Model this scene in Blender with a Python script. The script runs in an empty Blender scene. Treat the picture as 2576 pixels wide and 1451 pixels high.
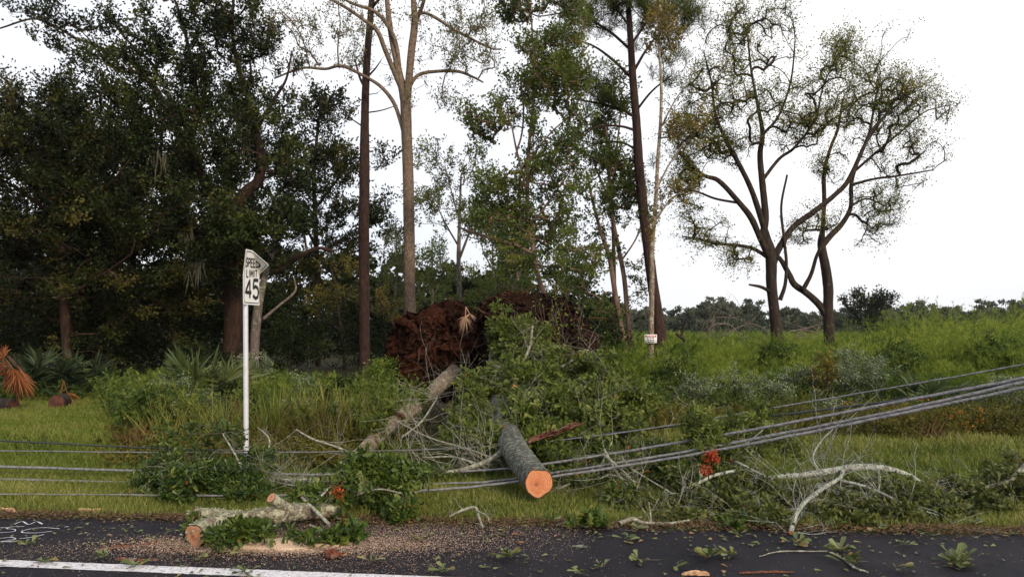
import bpy, math, random
import numpy as np
from mathutils import Vector, Matrix, noise
random.seed(11)
rng = np.random.default_rng(11)
SC = bpy.context.scene
COL = SC.collection
PI = math.pi

# ------------------------------------------------------------------ camera, sky, sun, exposure
H = 1.70                       # eye height
F, CX, HY = 2003.0, 1288.0, 820.0   # focal length, centre column and horizon row on a 2576-wide frame (28 mm lens)
cam_d = bpy.data.cameras.new('camera')
cam_d.lens = 28.0; cam_d.sensor_width = 36.0
cam_d.shift_y = 0.0367
cam_d.clip_end = 4000
cam = bpy.data.objects.new('camera', cam_d); COL.objects.link(cam)
cam.location = (0, 0, H); cam.rotation_euler = (PI/2, 0, 0)
SC.camera = cam

SUN_EL, SUN_AZ = math.radians(25), math.radians(150)   # azimuth from +Y clockwise: behind the viewer, to the right
w = bpy.data.worlds.new('World'); SC.world = w; w.use_nodes = True
nt = w.node_tree; nt.nodes.clear()
sky = nt.nodes.new('ShaderNodeTexSky'); sky.sky_type = 'NISHITA'; sky.sun_disc = False
sky.sun_elevation = SUN_EL; sky.sun_rotation = SUN_AZ; sky.dust_density = 4.0; sky.air_density = 1.0
cloudn = nt.nodes.new('ShaderNodeTexNoise'); cloudn.inputs['Scale'].default_value = 1.1; cloudn.inputs['Detail'].default_value = 4
cr = nt.nodes.new('ShaderNodeValToRGB')
cr.color_ramp.elements[0].position = 0.3; cr.color_ramp.elements[0].color = (0.76, 0.82, 0.95, 1)
cr.color_ramp.elements[1].position = 0.7; cr.color_ramp.elements[1].color = (1.16, 1.14, 1.13, 1)
sc_ = nt.nodes.new('ShaderNodeVectorMath'); sc_.operation = 'SCALE'; sc_.inputs['Scale'].default_value = 9.4
mix = nt.nodes.new('ShaderNodeMix'); mix.data_type = 'RGBA'; mix.inputs['Factor'].default_value = 0.86
bg = nt.nodes.new('ShaderNodeBackground'); bg.inputs['Strength'].default_value = 0.1
out = nt.nodes.new('ShaderNodeOutputWorld')
nt.links.new(cloudn.outputs['Fac'], cr.inputs['Fac']); nt.links.new(cr.outputs['Color'], sc_.inputs[0])
nt.links.new(sky.outputs['Color'], mix.inputs['A']); nt.links.new(sc_.outputs['Vector'], mix.inputs['B'])
nt.links.new(mix.outputs['Result'], bg.inputs['Color']); nt.links.new(bg.outputs['Background'], out.inputs['Surface'])

sun_d = bpy.data.lights.new('sun', 'SUN'); sun_d.energy = 2.6; sun_d.angle = math.radians(10); sun_d.color = (1.0, 0.84, 0.64)
sun = bpy.data.objects.new('sun', sun_d); COL.objects.link(sun)
sdir = Vector((math.sin(SUN_AZ)*math.cos(SUN_EL), math.cos(SUN_AZ)*math.cos(SUN_EL), math.sin(SUN_EL)))
sun.rotation_euler = sdir.to_track_quat('Z', 'Y').to_euler()
vs = SC.view_settings; vs.view_transform = 'Standard'; vs.look = 'None'; vs.exposure = 0.3; vs.gamma = 1.0; vs.use_curve_mapping = False
SC.cycles.max_bounces = 6; SC.cycles.transmission_bounces = 3; SC.cycles.diffuse_bounces = 2; SC.cycles.glossy_bounces = 2

# ------------------------------------------------------------------ helpers
def P(px, py, d):
    return np.array([(px-CX)/F*d, d, H-(py-HY)/F*d])
def sm(a, b, x):
    t = np.clip((x-a)/(b-a), 0, 1); return t*t*(3-2*t)
def yedge(x):                  # far edge of the asphalt
    return 6.82 - 0.066*np.asarray(x, float)
def ground(x, y):
    x = np.asarray(x, float); y = np.asarray(y, float)
    e = y - yedge(x)
    left = 1-sm(1.0, 4.0, x)
    z = -0.03*sm(0, .5, e) - (0.16+0.14*left)*sm(1.9, 3.3, e)*(1-sm(3.6, 5.4, e))
    z = z + 0.05*np.sin(x*.7+1)*np.sin(y*.5)*sm(2, 8, e)
    z = z + 0.10*sm(14, 30, y)*np.sin(x*.13)*np.cos(y*.11)
    return z
def GP(x, y):
    return np.stack([x, y, ground(x, y)], -1)
def unit(v):
    return v/(np.linalg.norm(v, axis=-1, keepdims=True)+1e-9)
def rdir(n, zb=0.0, zs=1.0):
    v = rng.normal(size=(n, 3)); v[:, 2] = v[:, 2]*zs+zb
    return unit(v)

class MB:
    """collects triangles, quads and tubes with a tint per vertex; builds one mesh object"""
    def __init__(s): s.v = []; s.t = []; s.q = []; s.tr = []; s.n = 0; s.qm = []; s.tm = []
    def add(s, V, t, quads=None, tris=None, mi=0):
        V = np.asarray(V, float).reshape(-1, 3)
        s.v.append(V); s.t.append(np.broadcast_to(np.asarray(t, float), (len(V),)).copy())
        if quads is not None and len(quads): s.q.append(np.asarray(quads)+s.n); s.qm.append(np.full(len(quads), mi))
        if tris is not None and len(tris): s.tr.append(np.asarray(tris)+s.n); s.tm.append(np.full(len(tris), mi))
        s.n += len(V)
    def quads(s, V, t, mi=0):
        n = len(V); s.add(V.reshape(-1, 3), np.repeat(np.broadcast_to(t, (n,)), 4), quads=np.arange(4*n).reshape(n, 4), mi=mi)
    def tris(s, V, t, mi=0):
        n = len(V); s.add(V.reshape(-1, 3), np.repeat(np.broadcast_to(t, (n,)), 3), tris=np.arange(3*n).reshape(n, 3), mi=mi)
    def tube(s, path, rad, sides=6, t=0.5, mi=0, rough=0.0, cap=False, seed=0):
        path = np.asarray(path, float); n = len(path)
        rad = np.broadcast_to(np.asarray(rad, float), (n,))
        tan = unit(np.gradient(path, axis=0))
        m = np.abs(tan.mean(0)); ref = np.zeros(3); ref[int(np.argmin(m))] = 1
        u = unit(np.cross(tan, ref)); v = np.cross(tan, u)
        a = np.arange(sides)*2*PI/sides
        R = rad[:, None]*np.ones((1, sides))
        if rough > 0:
            L = np.concatenate([[0], np.cumsum(np.linalg.norm(np.diff(path, axis=0), axis=1))])
            k = 1+rough*(np.sin(3*a[None]+seed+L[:, None]*1.3)*.35+np.sin(5*a[None]-seed*2+L[:, None]*2.1)*.2+rng.normal(size=(n, sides))*min(.35, .018/rough))
            k = np.where(np.arange(n)[:, None] >= n-1, k[n-2] if n > 2 else k, k) if rough > .07 else k; R = R*k
        V = path[:, None]+R[..., None]*(np.cos(a)[None, :, None]*u[:, None]+np.sin(a)[None, :, None]*v[:, None])
        i = np.arange(n-1)[:, None]*sides; j = np.arange(sides)[None]; j2 = (j+1) % sides
        q = np.stack([i+j, i+j2, i+sides+j2, i+sides+j], -1).reshape(-1, 4)
        tt = np.repeat(np.broadcast_to(np.asarray(t, float), (n,)), sides)
        s.add(V, tt, quads=q, mi=mi)
        if cap:
            for e in (0, n-1):
                ring = V[e]; c = ring.mean(0)
                s.add(np.vstack([ring, c]), float(tt[e*sides]), tris=[[k, (k+1) % sides, sides] for k in range(sides)], mi=mi)
        return V
    def build(s, name, mats, parent=None, smooth=True, origin=None):
        me = bpy.data.meshes.new(name)
        V = np.vstack(s.v) if s.v else np.zeros((0, 3)); T = np.concatenate(s.t) if s.t else np.zeros(0)
        if origin is None and parent is not None: origin = np.array(parent.location)
        if origin is None: origin = np.zeros(3)
        V = V-origin
        me.vertices.add(len(V)); me.vertices.foreach_set('co', V.astype(np.float32).ravel())
        q = np.vstack(s.q) if s.q else np.zeros((0, 4), int); tr = np.vstack(s.tr) if s.tr else np.zeros((0, 3), int)
        nl = q.size+tr.size; me.loops.add(nl)
        me.loops.foreach_set('vertex_index', np.concatenate([q.ravel(), tr.ravel()]).astype(np.int32))
        me.polygons.add(len(q)+len(tr))
        ls = np.concatenate([np.arange(len(q))*4, q.size+np.arange(len(tr))*3]).astype(np.int32)
        me.polygons.foreach_set('loop_start', ls)
        mm = np.concatenate([np.concatenate(s.qm) if s.qm else [], np.concatenate(s.tm) if s.tm else []]).astype(np.int32)
        me.polygons.foreach_set('material_index', mm)
        me.polygons.foreach_set('use_smooth', np.full(len(mm), smooth))
        me.update(calc_edges=True)
        a = me.attributes.new('tint', 'FLOAT', 'POINT'); a.data.foreach_set('value', T.astype(np.float32))
        for m in (mats if isinstance(mats, (list, tuple)) else [mats]): me.materials.append(m)
        o = bpy.data.objects.new(name, me); COL.objects.link(o)
        if parent is not None: o.parent = parent
        else: o.location = origin
        return o

def tag(o, label=None, cat=None, group=None, kind=None):
    if label: o['label'] = label
    if cat: o['category'] = cat
    if group: o['group'] = group
    if kind: o['kind'] = kind
    return o
def thing(name, label, cat, loc, group=None):
    o = bpy.data.objects.new(name, None); COL.objects.link(o)
    o.location = Vector([float(c) for c in loc]); o.empty_display_size = .1
    return tag(o, label, cat, group)

# ------------------------------------------------------------------ materials
def newmat(name):
    m = bpy.data.materials.new(name); m.use_nodes = True
    nt = m.node_tree; nt.nodes.clear()
    o = nt.nodes.new('ShaderNodeOutputMaterial'); return m, nt, o
def ramp(nt, cols, pos=None):
    r = nt.nodes.new('ShaderNodeValToRGB'); e = r.color_ramp.elements
    pos = pos or [i/(len(cols)-1) for i in range(len(cols))]
    while len(e) < len(cols): e.new(0.5)
    for i, (c, p) in enumerate(zip(cols, pos)): e[i].position = p; e[i].color = (*c, 1)
    return r
def leafmat(name, cols, transl=0.28, rough=0.45, spec=0.35, pos=None):
    m, nt, o = newmat(name)
    a = nt.nodes.new('ShaderNodeAttribute'); a.attribute_name = 'tint'
    r = ramp(nt, cols, pos); nt.links.new(a.outputs['Fac'], r.inputs['Fac'])
    b = nt.nodes.new('ShaderNodeBsdfPrincipled'); b.inputs['Roughness'].default_value = rough
    b.inputs['Specular IOR Level'].default_value = spec
    nt.links.new(r.outputs['Color'], b.inputs['Base Color'])
    if transl > 0:
        t = nt.nodes.new('ShaderNodeBsdfTranslucent'); nt.links.new(r.outputs['Color'], t.inputs['Color'])
        mx = nt.nodes.new('ShaderNodeMixShader'); mx.inputs[0].default_value = transl
        nt.links.new(b.outputs[0], mx.inputs[1]); nt.links.new(t.outputs[0], mx.inputs[2]); nt.links.new(mx.outputs[0], o.inputs[0])
    else: nt.links.new(b.outputs[0], o.inputs[0])
    return m
def barkmat(name, c0, c1, lichen=None, lamt=0.5, scale=9.0, stretch=0.25, bump=0.5, rough=0.85):
    m, nt, o = newmat(name)
    tc = nt.nodes.new('ShaderNodeTexCoord')
    mp = nt.nodes.new('ShaderNodeMapping'); mp.inputs['Scale'].default_value = (1, 1, stretch)
    nt.links.new(tc.outputs['Object'], mp.inputs[0])
    n1 = nt.nodes.new('ShaderNodeTexNoise'); n1.inputs['Scale'].default_value = scale*2; n1.inputs['Detail'].default_value = 6; n1.inputs['Roughness'].default_value = .7
    nt.links.new(mp.outputs[0], n1.inputs['Vector'])
    v = nt.nodes.new('ShaderNodeTexVoronoi'); v.feature = 'DISTANCE_TO_EDGE'; v.inputs['Scale'].default_value = scale*1.6
    nt.links.new(mp.outputs[0], v.inputs['Vector'])
    r = ramp(nt, [c0, c1], [0.35, 0.68]); nt.links.new(n1.outputs['Fac'], r.inputs['Fac'])
    col = r.outputs['Color']
    if lichen:
        n2 = nt.nodes.new('ShaderNodeTexNoise'); n2.inputs['Scale'].default_value = scale*.8; n2.inputs['Detail'].default_value = 8; n2.inputs['Roughness'].default_value = .75
        nt.links.new(tc.outputs['Object'], n2.inputs['Vector'])
        th = 0.62-0.25*lamt
        r2 = ramp(nt, [(0, 0, 0), (1, 1, 1)], [th, th+0.08]); nt.links.new(n2.outputs['Fac'], r2.inputs['Fac'])
        mx = nt.nodes.new('ShaderNodeMix'); mx.data_type = 'RGBA'
        nt.links.new(r2.outputs['Color'], mx.inputs['Factor']); nt.links.new(col, mx.inputs['A']); mx.inputs['B'].default_value = (*lichen, 1)
        col = mx.outputs['Result']
    b = nt.nodes.new('ShaderNodeBsdfPrincipled'); b.inputs['Roughness'].default_value = rough; b.inputs['Specular IOR Level'].default_value = .25
    nt.links.new(col, b.inputs['Base Color'])
    ad = nt.nodes.new('ShaderNodeMath'); ad.operation = 'ADD'
    nt.links.new(n1.outputs['Fac'], ad.inputs[0]); nt.links.new(v.outputs['Distance'], ad.inputs[1])
    bp = nt.nodes.new('ShaderNodeBump'); bp.inputs['Strength'].default_value = bump; bp.inputs['Distance'].default_value = .03
    nt.links.new(ad.outputs[0], bp.inputs['Height']); nt.links.new(bp.outputs[0], b.inputs['Normal'])
    nt.links.new(b.outputs[0], o.inputs[0]); return m
def plainmat(name, c, rough=.6, metal=0, spec=.4, noise_amt=.25, nscale=20, c2=None, bump=0.0):
    m, nt, o = newmat(name)
    b = nt.nodes.new('ShaderNodeBsdfPrincipled'); b.inputs['Roughness'].default_value = rough; b.inputs['Metallic'].default_value = metal
    b.inputs['Specular IOR Level'].default_value = spec
    tc = nt.nodes.new('ShaderNodeTexCoord'); n1 = nt.nodes.new('ShaderNodeTexNoise'); n1.inputs['Scale'].default_value = nscale; n1.inputs['Detail'].default_value = 6
    nt.links.new(tc.outputs['Object'], n1.inputs['Vector'])
    c2 = c2 or tuple(x*(1-noise_amt) for x in c)
    r = ramp(nt, [c2, c], [.35, .65]); nt.links.new(n1.outputs['Fac'], r.inputs['Fac']); nt.links.new(r.outputs['Color'], b.inputs['Base Color'])
    if bump:
        bp = nt.nodes.new('ShaderNodeBump'); bp.inputs['Strength'].default_value = bump; bp.inputs['Distance'].default_value = .02
        nt.links.new(n1.outputs['Fac'], bp.inputs['Height']); nt.links.new(bp.outputs[0], b.inputs['Normal'])
    nt.links.new(b.outputs[0], o.inputs[0]); return m

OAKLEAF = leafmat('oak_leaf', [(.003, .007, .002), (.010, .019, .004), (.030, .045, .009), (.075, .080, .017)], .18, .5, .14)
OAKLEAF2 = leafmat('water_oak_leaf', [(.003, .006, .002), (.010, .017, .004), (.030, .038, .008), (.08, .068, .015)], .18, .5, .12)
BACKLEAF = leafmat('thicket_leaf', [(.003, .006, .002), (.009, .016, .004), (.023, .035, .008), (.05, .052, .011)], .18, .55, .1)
GUMLEAF = leafmat('sweetgum_leaf', [(.026, .048, .010), (.060, .098, .018), (.110, .152, .026), (.18, .18, .035)], .42, .5, .15)
HICKLEAF = leafmat('hickory_leaf', [(.045, .062, .018), (.08, .10, .025), (.13, .14, .035), (.20, .18, .04)], .4, .5, .15)
RIGHTLEAF = leafmat('autumn_leaf', [(.048, .068, .016), (.108, .132, .025), (.18, .19, .033), (.30, .22, .037)], .45, .55, .12)
NEEDLE = leafmat('pine_needle', [(.03, .048, .010), (.06, .085, .016), (.10, .115, .022), (.17, .15, .03)], .25, .5, .15)
YELLOWLEAF = leafmat('yellow_leaf', [(.06, .065, .015), (.12, .11, .02), (.20, .15, .022), (.26, .16, .025)], .35, .5, .3)
MOSS = leafmat('spanish_moss', [(.07, .07, .05), (.12, .115, .08), (.16, .15, .11)], .3, .9, .1)
BRANCHLEAF = leafmat('fallen_leaf', [(.014, .030, .006), (.038, .070, .012), (.085, .125, .020), (.15, .17, .034), (.30, .11, .02)], .24, .4, .28, [0, .35, .7, .93, 1])
BRUSHLEAF = leafmat('brush_leaf', [(.028, .038, .009), (.065, .082, .016), (.115, .135, .028), (.17, .175, .05), (.34, .12, .02)], .25, .42, .32, [0, .35, .7, .93, 1])
OLIVELEAF = leafmat('fallen_crown_leaf', [(.022, .038, .008), (.070, .100, .016), (.135, .170, .028), (.22, .235, .06), (.42, .15, .02)], .32, .42, .25, [0, .35, .7, .96, 1])
REDLEAF = leafmat('dead_red_leaf', [(.16, .022, .010), (.36, .055, .018), (.50, .11, .03)], .3, .5, .2)
GRASS = leafmat('verge_grass_blade', [(.055, .068, .014), (.118, .145, .028), (.20, .225, .045), (.36, .31, .13)], .35, .55, .2)
LAWN = leafmat('lawn_grass_blade', [(.05, .075, .012), (.10, .145, .022), (.16, .205, .032), (.22, .20, .06)], .35, .55, .2)
WEED = leafmat('weed_leaf', [(.020, .040, .008), (.052, .088, .015), (.10, .14, .024), (.17, .19, .035)], .35, .55, .2)
DRYWEED = leafmat('dry_weed', [(.09, .055, .018), (.10, .10, .022), (.17, .18, .034), (.26, .24, .07)], .3, .6, .2)
OLIVEWEED = leafmat('olive_weed', [(.045, .045, .010), (.09, .088, .017), (.14, .13, .024), (.19, .14, .025)], .3, .6, .2)
FENNEL = leafmat('fennel_thread', [(.024, .050, .009), (.080, .130, .021), (.165, .225, .034), (.27, .31, .05)], .40, .6, .1)
PALM = leafmat('palmetto_blade', [(.018, .030, .012), (.04, .062, .022), (.075, .105, .035), (.13, .15, .05)], .2, .45, .35)
DEADPALM = leafmat('dead_palm_blade', [(.09, .025, .010), (.22, .075, .028), (.42, .20, .09)], .2, .6, .15)
FLOWER = leafmat('white_flower', [(.13, .17, .09), (.22, .27, .16), (.40, .43, .31)], .3, .7, .1)
ORANGE = leafmat('orange_flower', [(.32, .08, .01), (.42, .13, .015), (.5, .2, .03)], .3, .6, .1)
LITTER = leafmat('litter', [(.05, .022, .012), (.11, .05, .028), (.17, .10, .055), (.10, .10, .035)], 0, .8, .15)
CHIP = leafmat('sawdust_chip', [(.14, .085, .06), (.30, .20, .145), (.58, .44, .33)], 0, .8, .1)
ROOTFIB = leafmat('root_fibre', [(.016, .005, .003), (.045, .013, .007), (.10, .032, .016), (.22, .10, .055)], 0, .85, .1)
OAKBARK = barkmat('oak_bark', (.012, .006, .004), (.055, .028, .018), (.11, .11, .075), .12, 6)
PINEBARK = barkmat('pine_bark', (.012, .007, .006), (.058, .030, .023), None, 0, 7, .35, .8)
PALEBARK = barkmat('hickory_bark', (.07, .045, .032), (.27, .20, .15), (.10, .085, .045), .35, 9, .5, .9)
GREYBARK = barkmat('grey_bark', (.05, .038, .03), (.17, .14, .12), (.24, .26, .2), .3, 8)
DARKBARK = barkmat('dark_bark', (.010, .007, .005), (.048, .031, .024), (.07, .08, .05), .15, 6)
PINKBARK = barkmat('gum_bark', (.08, .045, .035), (.26, .17, .13), (.12, .12, .06), .3, 8)
LICHENBARK = barkmat('lichen_bark', (.045, .038, .032), (.19, .17, .14), (.29, .335, .275), .55, 24, .45, 1.5)
LOGBARK = barkmat('log_bark', (.10, .075, .055), (.32, .27, .21), (.46, .46, .32), .6, 16, .7, 1.2)
WORNBARK = barkmat('worn_bark', (.09, .06, .042), (.34, .25, .19), (.36, .38, .27), .4, 10, .5, 1.2)
TWIG = barkmat('pale_twig', (.12, .10, .08), (.28, .25, .21), (.34, .37, .29), .5, 30, 1, .3)
ARCHBARK = barkmat('arch_bark', (.10, .09, .08), (.30, .29, .27), (.46, .49, .42), .75, 22, .6, 1.0)
DARKTWIG = barkmat('dark_twig', (.05, .035, .025), (.13, .10, .08), None, 0, 20, 1, .2)
def soilmat(name, cols):
    m, nt, o = newmat(name); tc = nt.nodes.new('ShaderNodeTexCoord'); a = nt.nodes.new('ShaderNodeTexNoise'); a.inputs['Scale'].default_value = 1.8; a.inputs['Detail'].default_value = 3
    f = nt.nodes.new('ShaderNodeTexNoise'); f.inputs['Scale'].default_value = 16; f.inputs['Detail'].default_value = 10; f.inputs['Roughness'].default_value = .8
    for q_ in (a, f): nt.links.new(tc.outputs['Object'], q_.inputs['Vector'])
    ad = nt.nodes.new('ShaderNodeMath'); ad.operation = 'ADD'; nt.links.new(a.outputs['Fac'], ad.inputs[0]); nt.links.new(f.outputs['Fac'], ad.inputs[1]); hf = nt.nodes.new('ShaderNodeMath'); hf.operation = 'MULTIPLY'; hf.inputs[1].default_value = .5; nt.links.new(ad.outputs[0], hf.inputs[0])
    r = ramp(nt, cols, [.36, .48, .58, .68]); nt.links.new(hf.outputs[0], r.inputs['Fac']); b = nt.nodes.new('ShaderNodeBsdfPrincipled'); b.inputs['Roughness'].default_value = .95; b.inputs['Specular IOR Level'].default_value = .08
    nt.links.new(r.outputs['Color'], b.inputs['Base Color']); bp = nt.nodes.new('ShaderNodeBump'); bp.inputs['Strength'].default_value = 1; bp.inputs['Distance'].default_value = .05; nt.links.new(f.outputs['Fac'], bp.inputs['Height']); nt.links.new(bp.outputs[0], b.inputs['Normal']); nt.links.new(b.outputs[0], o.inputs[0]); return m
SOIL = soilmat('root_soil', [(.005, .003, .002), (.020, .008, .005), (.062, .021, .011), (.12, .06, .038)])
SOIL2 = soilmat('dark_root_soil', [(.005, .003, .002), (.014, .008, .006), (.035, .017, .011), (.09, .055, .04)])

# ------------------------------------------------------------------ foliage primitives
def leaves(m, pos, d, L, W, t, mi=0, shape='diamond', nrm=None):
    n = len(pos); L = np.broadcast_to(L, (n,))[:, None]; W = np.broadcast_to(W, (n,))[:, None]
    d = unit(d)
    if nrm is None: nrm = rdir(n, .7)
    s = unit(np.cross(d, nrm)); up = np.cross(s, d)
    if shape == 'diamond':
        V = np.stack([pos, pos+d*L*.5+s*W*.5, pos+d*L, pos+d*L*.5-s*W*.5], 1); m.quads(V, t, mi)
    elif shape == 'blade':
        V = np.stack([pos-s*W*.5, pos+s*W*.5, pos+d*L], 1); m.tris(V, t, mi)
    elif shape == 'spat':    # widest near the rounded tip, folded along the midrib
        fold = up*W*.18
        a = pos; b = pos+d*L*.55+s*W*.36+fold; c = pos+d*L*.86+s*W*.5+fold*.8; e = pos+d*L; f = pos+d*L*.86-s*W*.5+fold*.8; g = pos+d*L*.55-s*W*.36+fold
        mid = pos+d*L*.6
        V = np.stack([a, b, c, e, f, g, mid], 1)
        k = np.arange(n)[:, None]*7
        q = np.concatenate([k+np.array([[0, 1, 2, 6]]), k+np.array([[6, 2, 3, 4]]), k+np.array([[0, 6, 4, 5]])], 0)
        m.add(V.reshape(-1, 3), np.repeat(np.broadcast_to(t, (n,)), 7), quads=q, mi=mi)
def arch(base, d, L, droop, s):
    return base+d*(L*s)[:, None]+np.stack([np.zeros_like(s), np.zeros_like(s), -droop*L*s*s], -1)
def blades(m, base, d, L, W, droop, t, mi=0):
    """bent grass blades: one quad and one tip triangle each"""
    n = len(base); L = np.broadcast_to(L, (n,)); W = np.broadcast_to(W, (n,)); droop = np.broadcast_to(droop, (n,))
    side = unit(np.cross(d, rdir(n, 0, .2)))*W[:, None]*.5
    one = np.ones(n)
    p1 = arch(base, d, L, droop, one*.55); p2 = arch(base, d, L, droop, one)
    V = np.stack([base-side, base+side, p1+side*.8, p1-side*.8, p2], 1)
    k = np.arange(n)[:, None]*5
    m.add(V.reshape(-1, 3), np.repeat(np.broadcast_to(t, (n,)), 5), quads=k+np.array([[0, 1, 2, 3]]), tris=k+np.array([[3, 2, 4]]), mi=mi)
def sprays(m, base, d, L, droop, k, ll, lw, t, spread=.8, s0=.2, mi=0, stemw=.006, stemmi=None, shape='diamond', zb=.2, tj=.12, taper=.0):
    """stems with k leaves each; returns stem tips"""
    n = len(base); L = np.broadcast_to(L, (n,)); t = np.broadcast_to(t, (n,)); droop = np.broadcast_to(droop, (n,))
    if stemw: blades(m, base, d, L, stemw, droop, t*.7, stemmi if stemmi is not None else mi)
    idx = np.repeat(np.arange(n), k); s = s0+(1-s0)*rng.random(n*k)
    pos = arch(base[idx], d[idx], L[idx], droop[idx], s)
    ld = unit(d[idx]*.6+rdir(n*k, zb)*spread)
    leaves(m, pos, ld, ll*(.6+.8*rng.random(n*k))*(1-taper*s), lw*(.7+.6*rng.random(n*k)), np.clip(t[idx]+rng.normal(size=n*k)*tj, 0, 1), mi, shape)
    return arch(base, d, L, droop, np.ones(n))

def curve(pts, n=None, wig=0.0):
    """smooth Catmull-Rom through rows of any width"""
    p = np.asarray(pts, float)
    if len(p) < 3: p = np.vstack([p[0], (p[0]+p[-1])/2, p[-1]])
    q = np.vstack([2*p[0]-p[1], p, 2*p[-1]-p[-2]]); outp = []
    seg = 5 if n is None else n
    for i in range(1, len(q)-2):
        for u in np.arange(seg)/seg:
            outp.append(.5*((2*q[i])+(-q[i-1]+q[i+1])*u+(2*q[i-1]-5*q[i]+4*q[i+1]-q[i+2])*u*u+(-q[i-1]+3*q[i]-3*q[i+1]+q[i+2])*u**3))
    outp.append(p[-1]); o = np.array(outp)
    if wig: o[1:-1, :3] += rng.normal(size=(len(o)-2, 3))*wig
    return o
def limb_world(pts, d, dj=0.0):
    """traced rows (column, row, width[, distance]) -> xyz + radius"""
    r = []; n = len(pts); drift = random.uniform(-dj, dj)
    for i, p in enumerate(pts):
        dd = p[3] if len(p) > 3 else d+drift*i/max(n-1, 1)
        r.append([*P(p[0], p[1], dd), max(p[2], 1.5)*dd/F/2])
    return np.array(r)

def grow(wood, limbs, targets, pmi=0, r0=.006, expo=.45, sides=4, steps=4, wig=.12, up=.25, maxr=.08, t=.5, rough=.1, sides0=10):
    """draws traced limbs, then joins every target (a leaf clump) to the nearest wood by a curved bough"""
    pool = []; par = []; rad_cap = []; cnt = []; dirs = []
    for lb in limbs:
        c = curve(lb, 6, 0)
        wood.tube(c[:, :3], c[:, 3], sides0 if c[:, 3].max() > .05 else 6, t, rough=rough, seed=random.random()*6)
        dd = unit(np.gradient(c[:, :3], axis=0))
        for i in range(len(c)):
            if i > len(c)*.25 or len(limbs) > 6: pool.append(c[i, :3]); par.append(-1); rad_cap.append(c[i, 3]); cnt.append(0); dirs.append(dd[i])
    pool = list(pool); P0 = np.array(pool); T = np.asarray(targets)
    if len(T) == 0: return
    dist = np.array([np.linalg.norm(P0-x, axis=1).min() for x in T]); order = np.argsort(dist)
    cap = len(P0)+len(T)*steps+5
    A = np.zeros((cap, 3)); A[:len(P0)] = P0; n = len(P0); chains = []
    for ti in order:
        x = T[ti]; dv = A[:n]-x; dd = np.sqrt((dv**2).sum(1)) + 0.35*np.maximum(0, A[:n, 2]-x[2])
        j = int(np.argmin(dd)); a = A[j].copy(); L = np.linalg.norm(x-a)
        c = a*.5+x*.5+dirs[j]*L*.22+np.array([0, 0, up*L*.3]); ch = [j]
        for s in range(1, steps+1):
            u = s/steps; p = (1-u)**2*a+2*u*(1-u)*c+u*u*x
            if s < steps: p = p+rng.normal(size=3)*wig*L*.25
            A[n] = p; par.append(ch[-1]); rad_cap.append(1); cnt.append(0); dirs.append(unit(p-A[ch[-1]])); ch.append(n); n += 1
        chains.append(ch)
        k = ch[-1]
        while k >= 0: cnt[k] += 1; k = par[k]
    for ch in chains:
        r = np.array([min(r0*max(cnt[k], 1)**expo, maxr) for k in ch])
        r[0] = min(r[1], rad_cap[ch[0]]*.9)
        wood.tube(A[ch], r, sides, t, mi=pmi)

def blob(cx, cy, d, rx, ry, rd, n, hollow=0.0):
    """n points in an ellipsoid given by its place in the view and its real depth; radii rx, ry are measured at its distance"""
    v = rng.normal(size=(n, 3)); v = unit(v)*(hollow+(1-hollow)*rng.random((n, 1)))**(1/2.4)
    k_ = rng.random(n) < .25; v[k_] *= 1.3
    c = P(cx, cy, d); return c+v*np.array([rx*d/F, rd, ry*d/F])
def clump_leaves(m, C, k, rad, ll, lw, tint=None, flat=.6, shape='diamond', mi=0, tj=.10, twigs=None, zb=0.1, tc=.22, bias=.45, outd=None):
    n = len(C); tc_ = bias+rng.normal(size=n)*tc if tint is None else tint
    # each clump: leafy twigs fanning out
    kt = 6; idx = np.repeat(np.arange(n), kt)
    d = rdir(n*kt, .15, .7)
    if outd is not None: d = unit(outd[idx]*1.05+d*.8)
    L = rad*(.6+.8*rng.random(n*kt))
    b = C[idx]-d*L[:, None]*.25
    kl = max(1, k//kt); id2 = np.repeat(np.arange(n*kt), kl); s = rng.random(len(id2))**.8
    p = b[id2]+d[id2]*(L[id2]*s)[:, None]*1.25+rng.normal(size=(len(id2), 3))*rad*.13*np.array([1, 1, flat])
    leaves(m, p, unit(d[id2]*.7+rdir(len(id2), zb)), ll*(.6+.7*rng.random(len(id2))), lw*(.7+.6*rng.random(len(id2))),
           np.clip(tc_[idx][id2]+rng.normal(size=len(id2))*tj, 0, 1), mi, shape)
    if twigs is not None:
        e = b+d*L[:, None]*1.2; sd = unit(np.cross(d, rdir(n*kt)))*twigs
        twm = np.stack([b-sd, b+sd, e], 1); return twm
    return None

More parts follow.
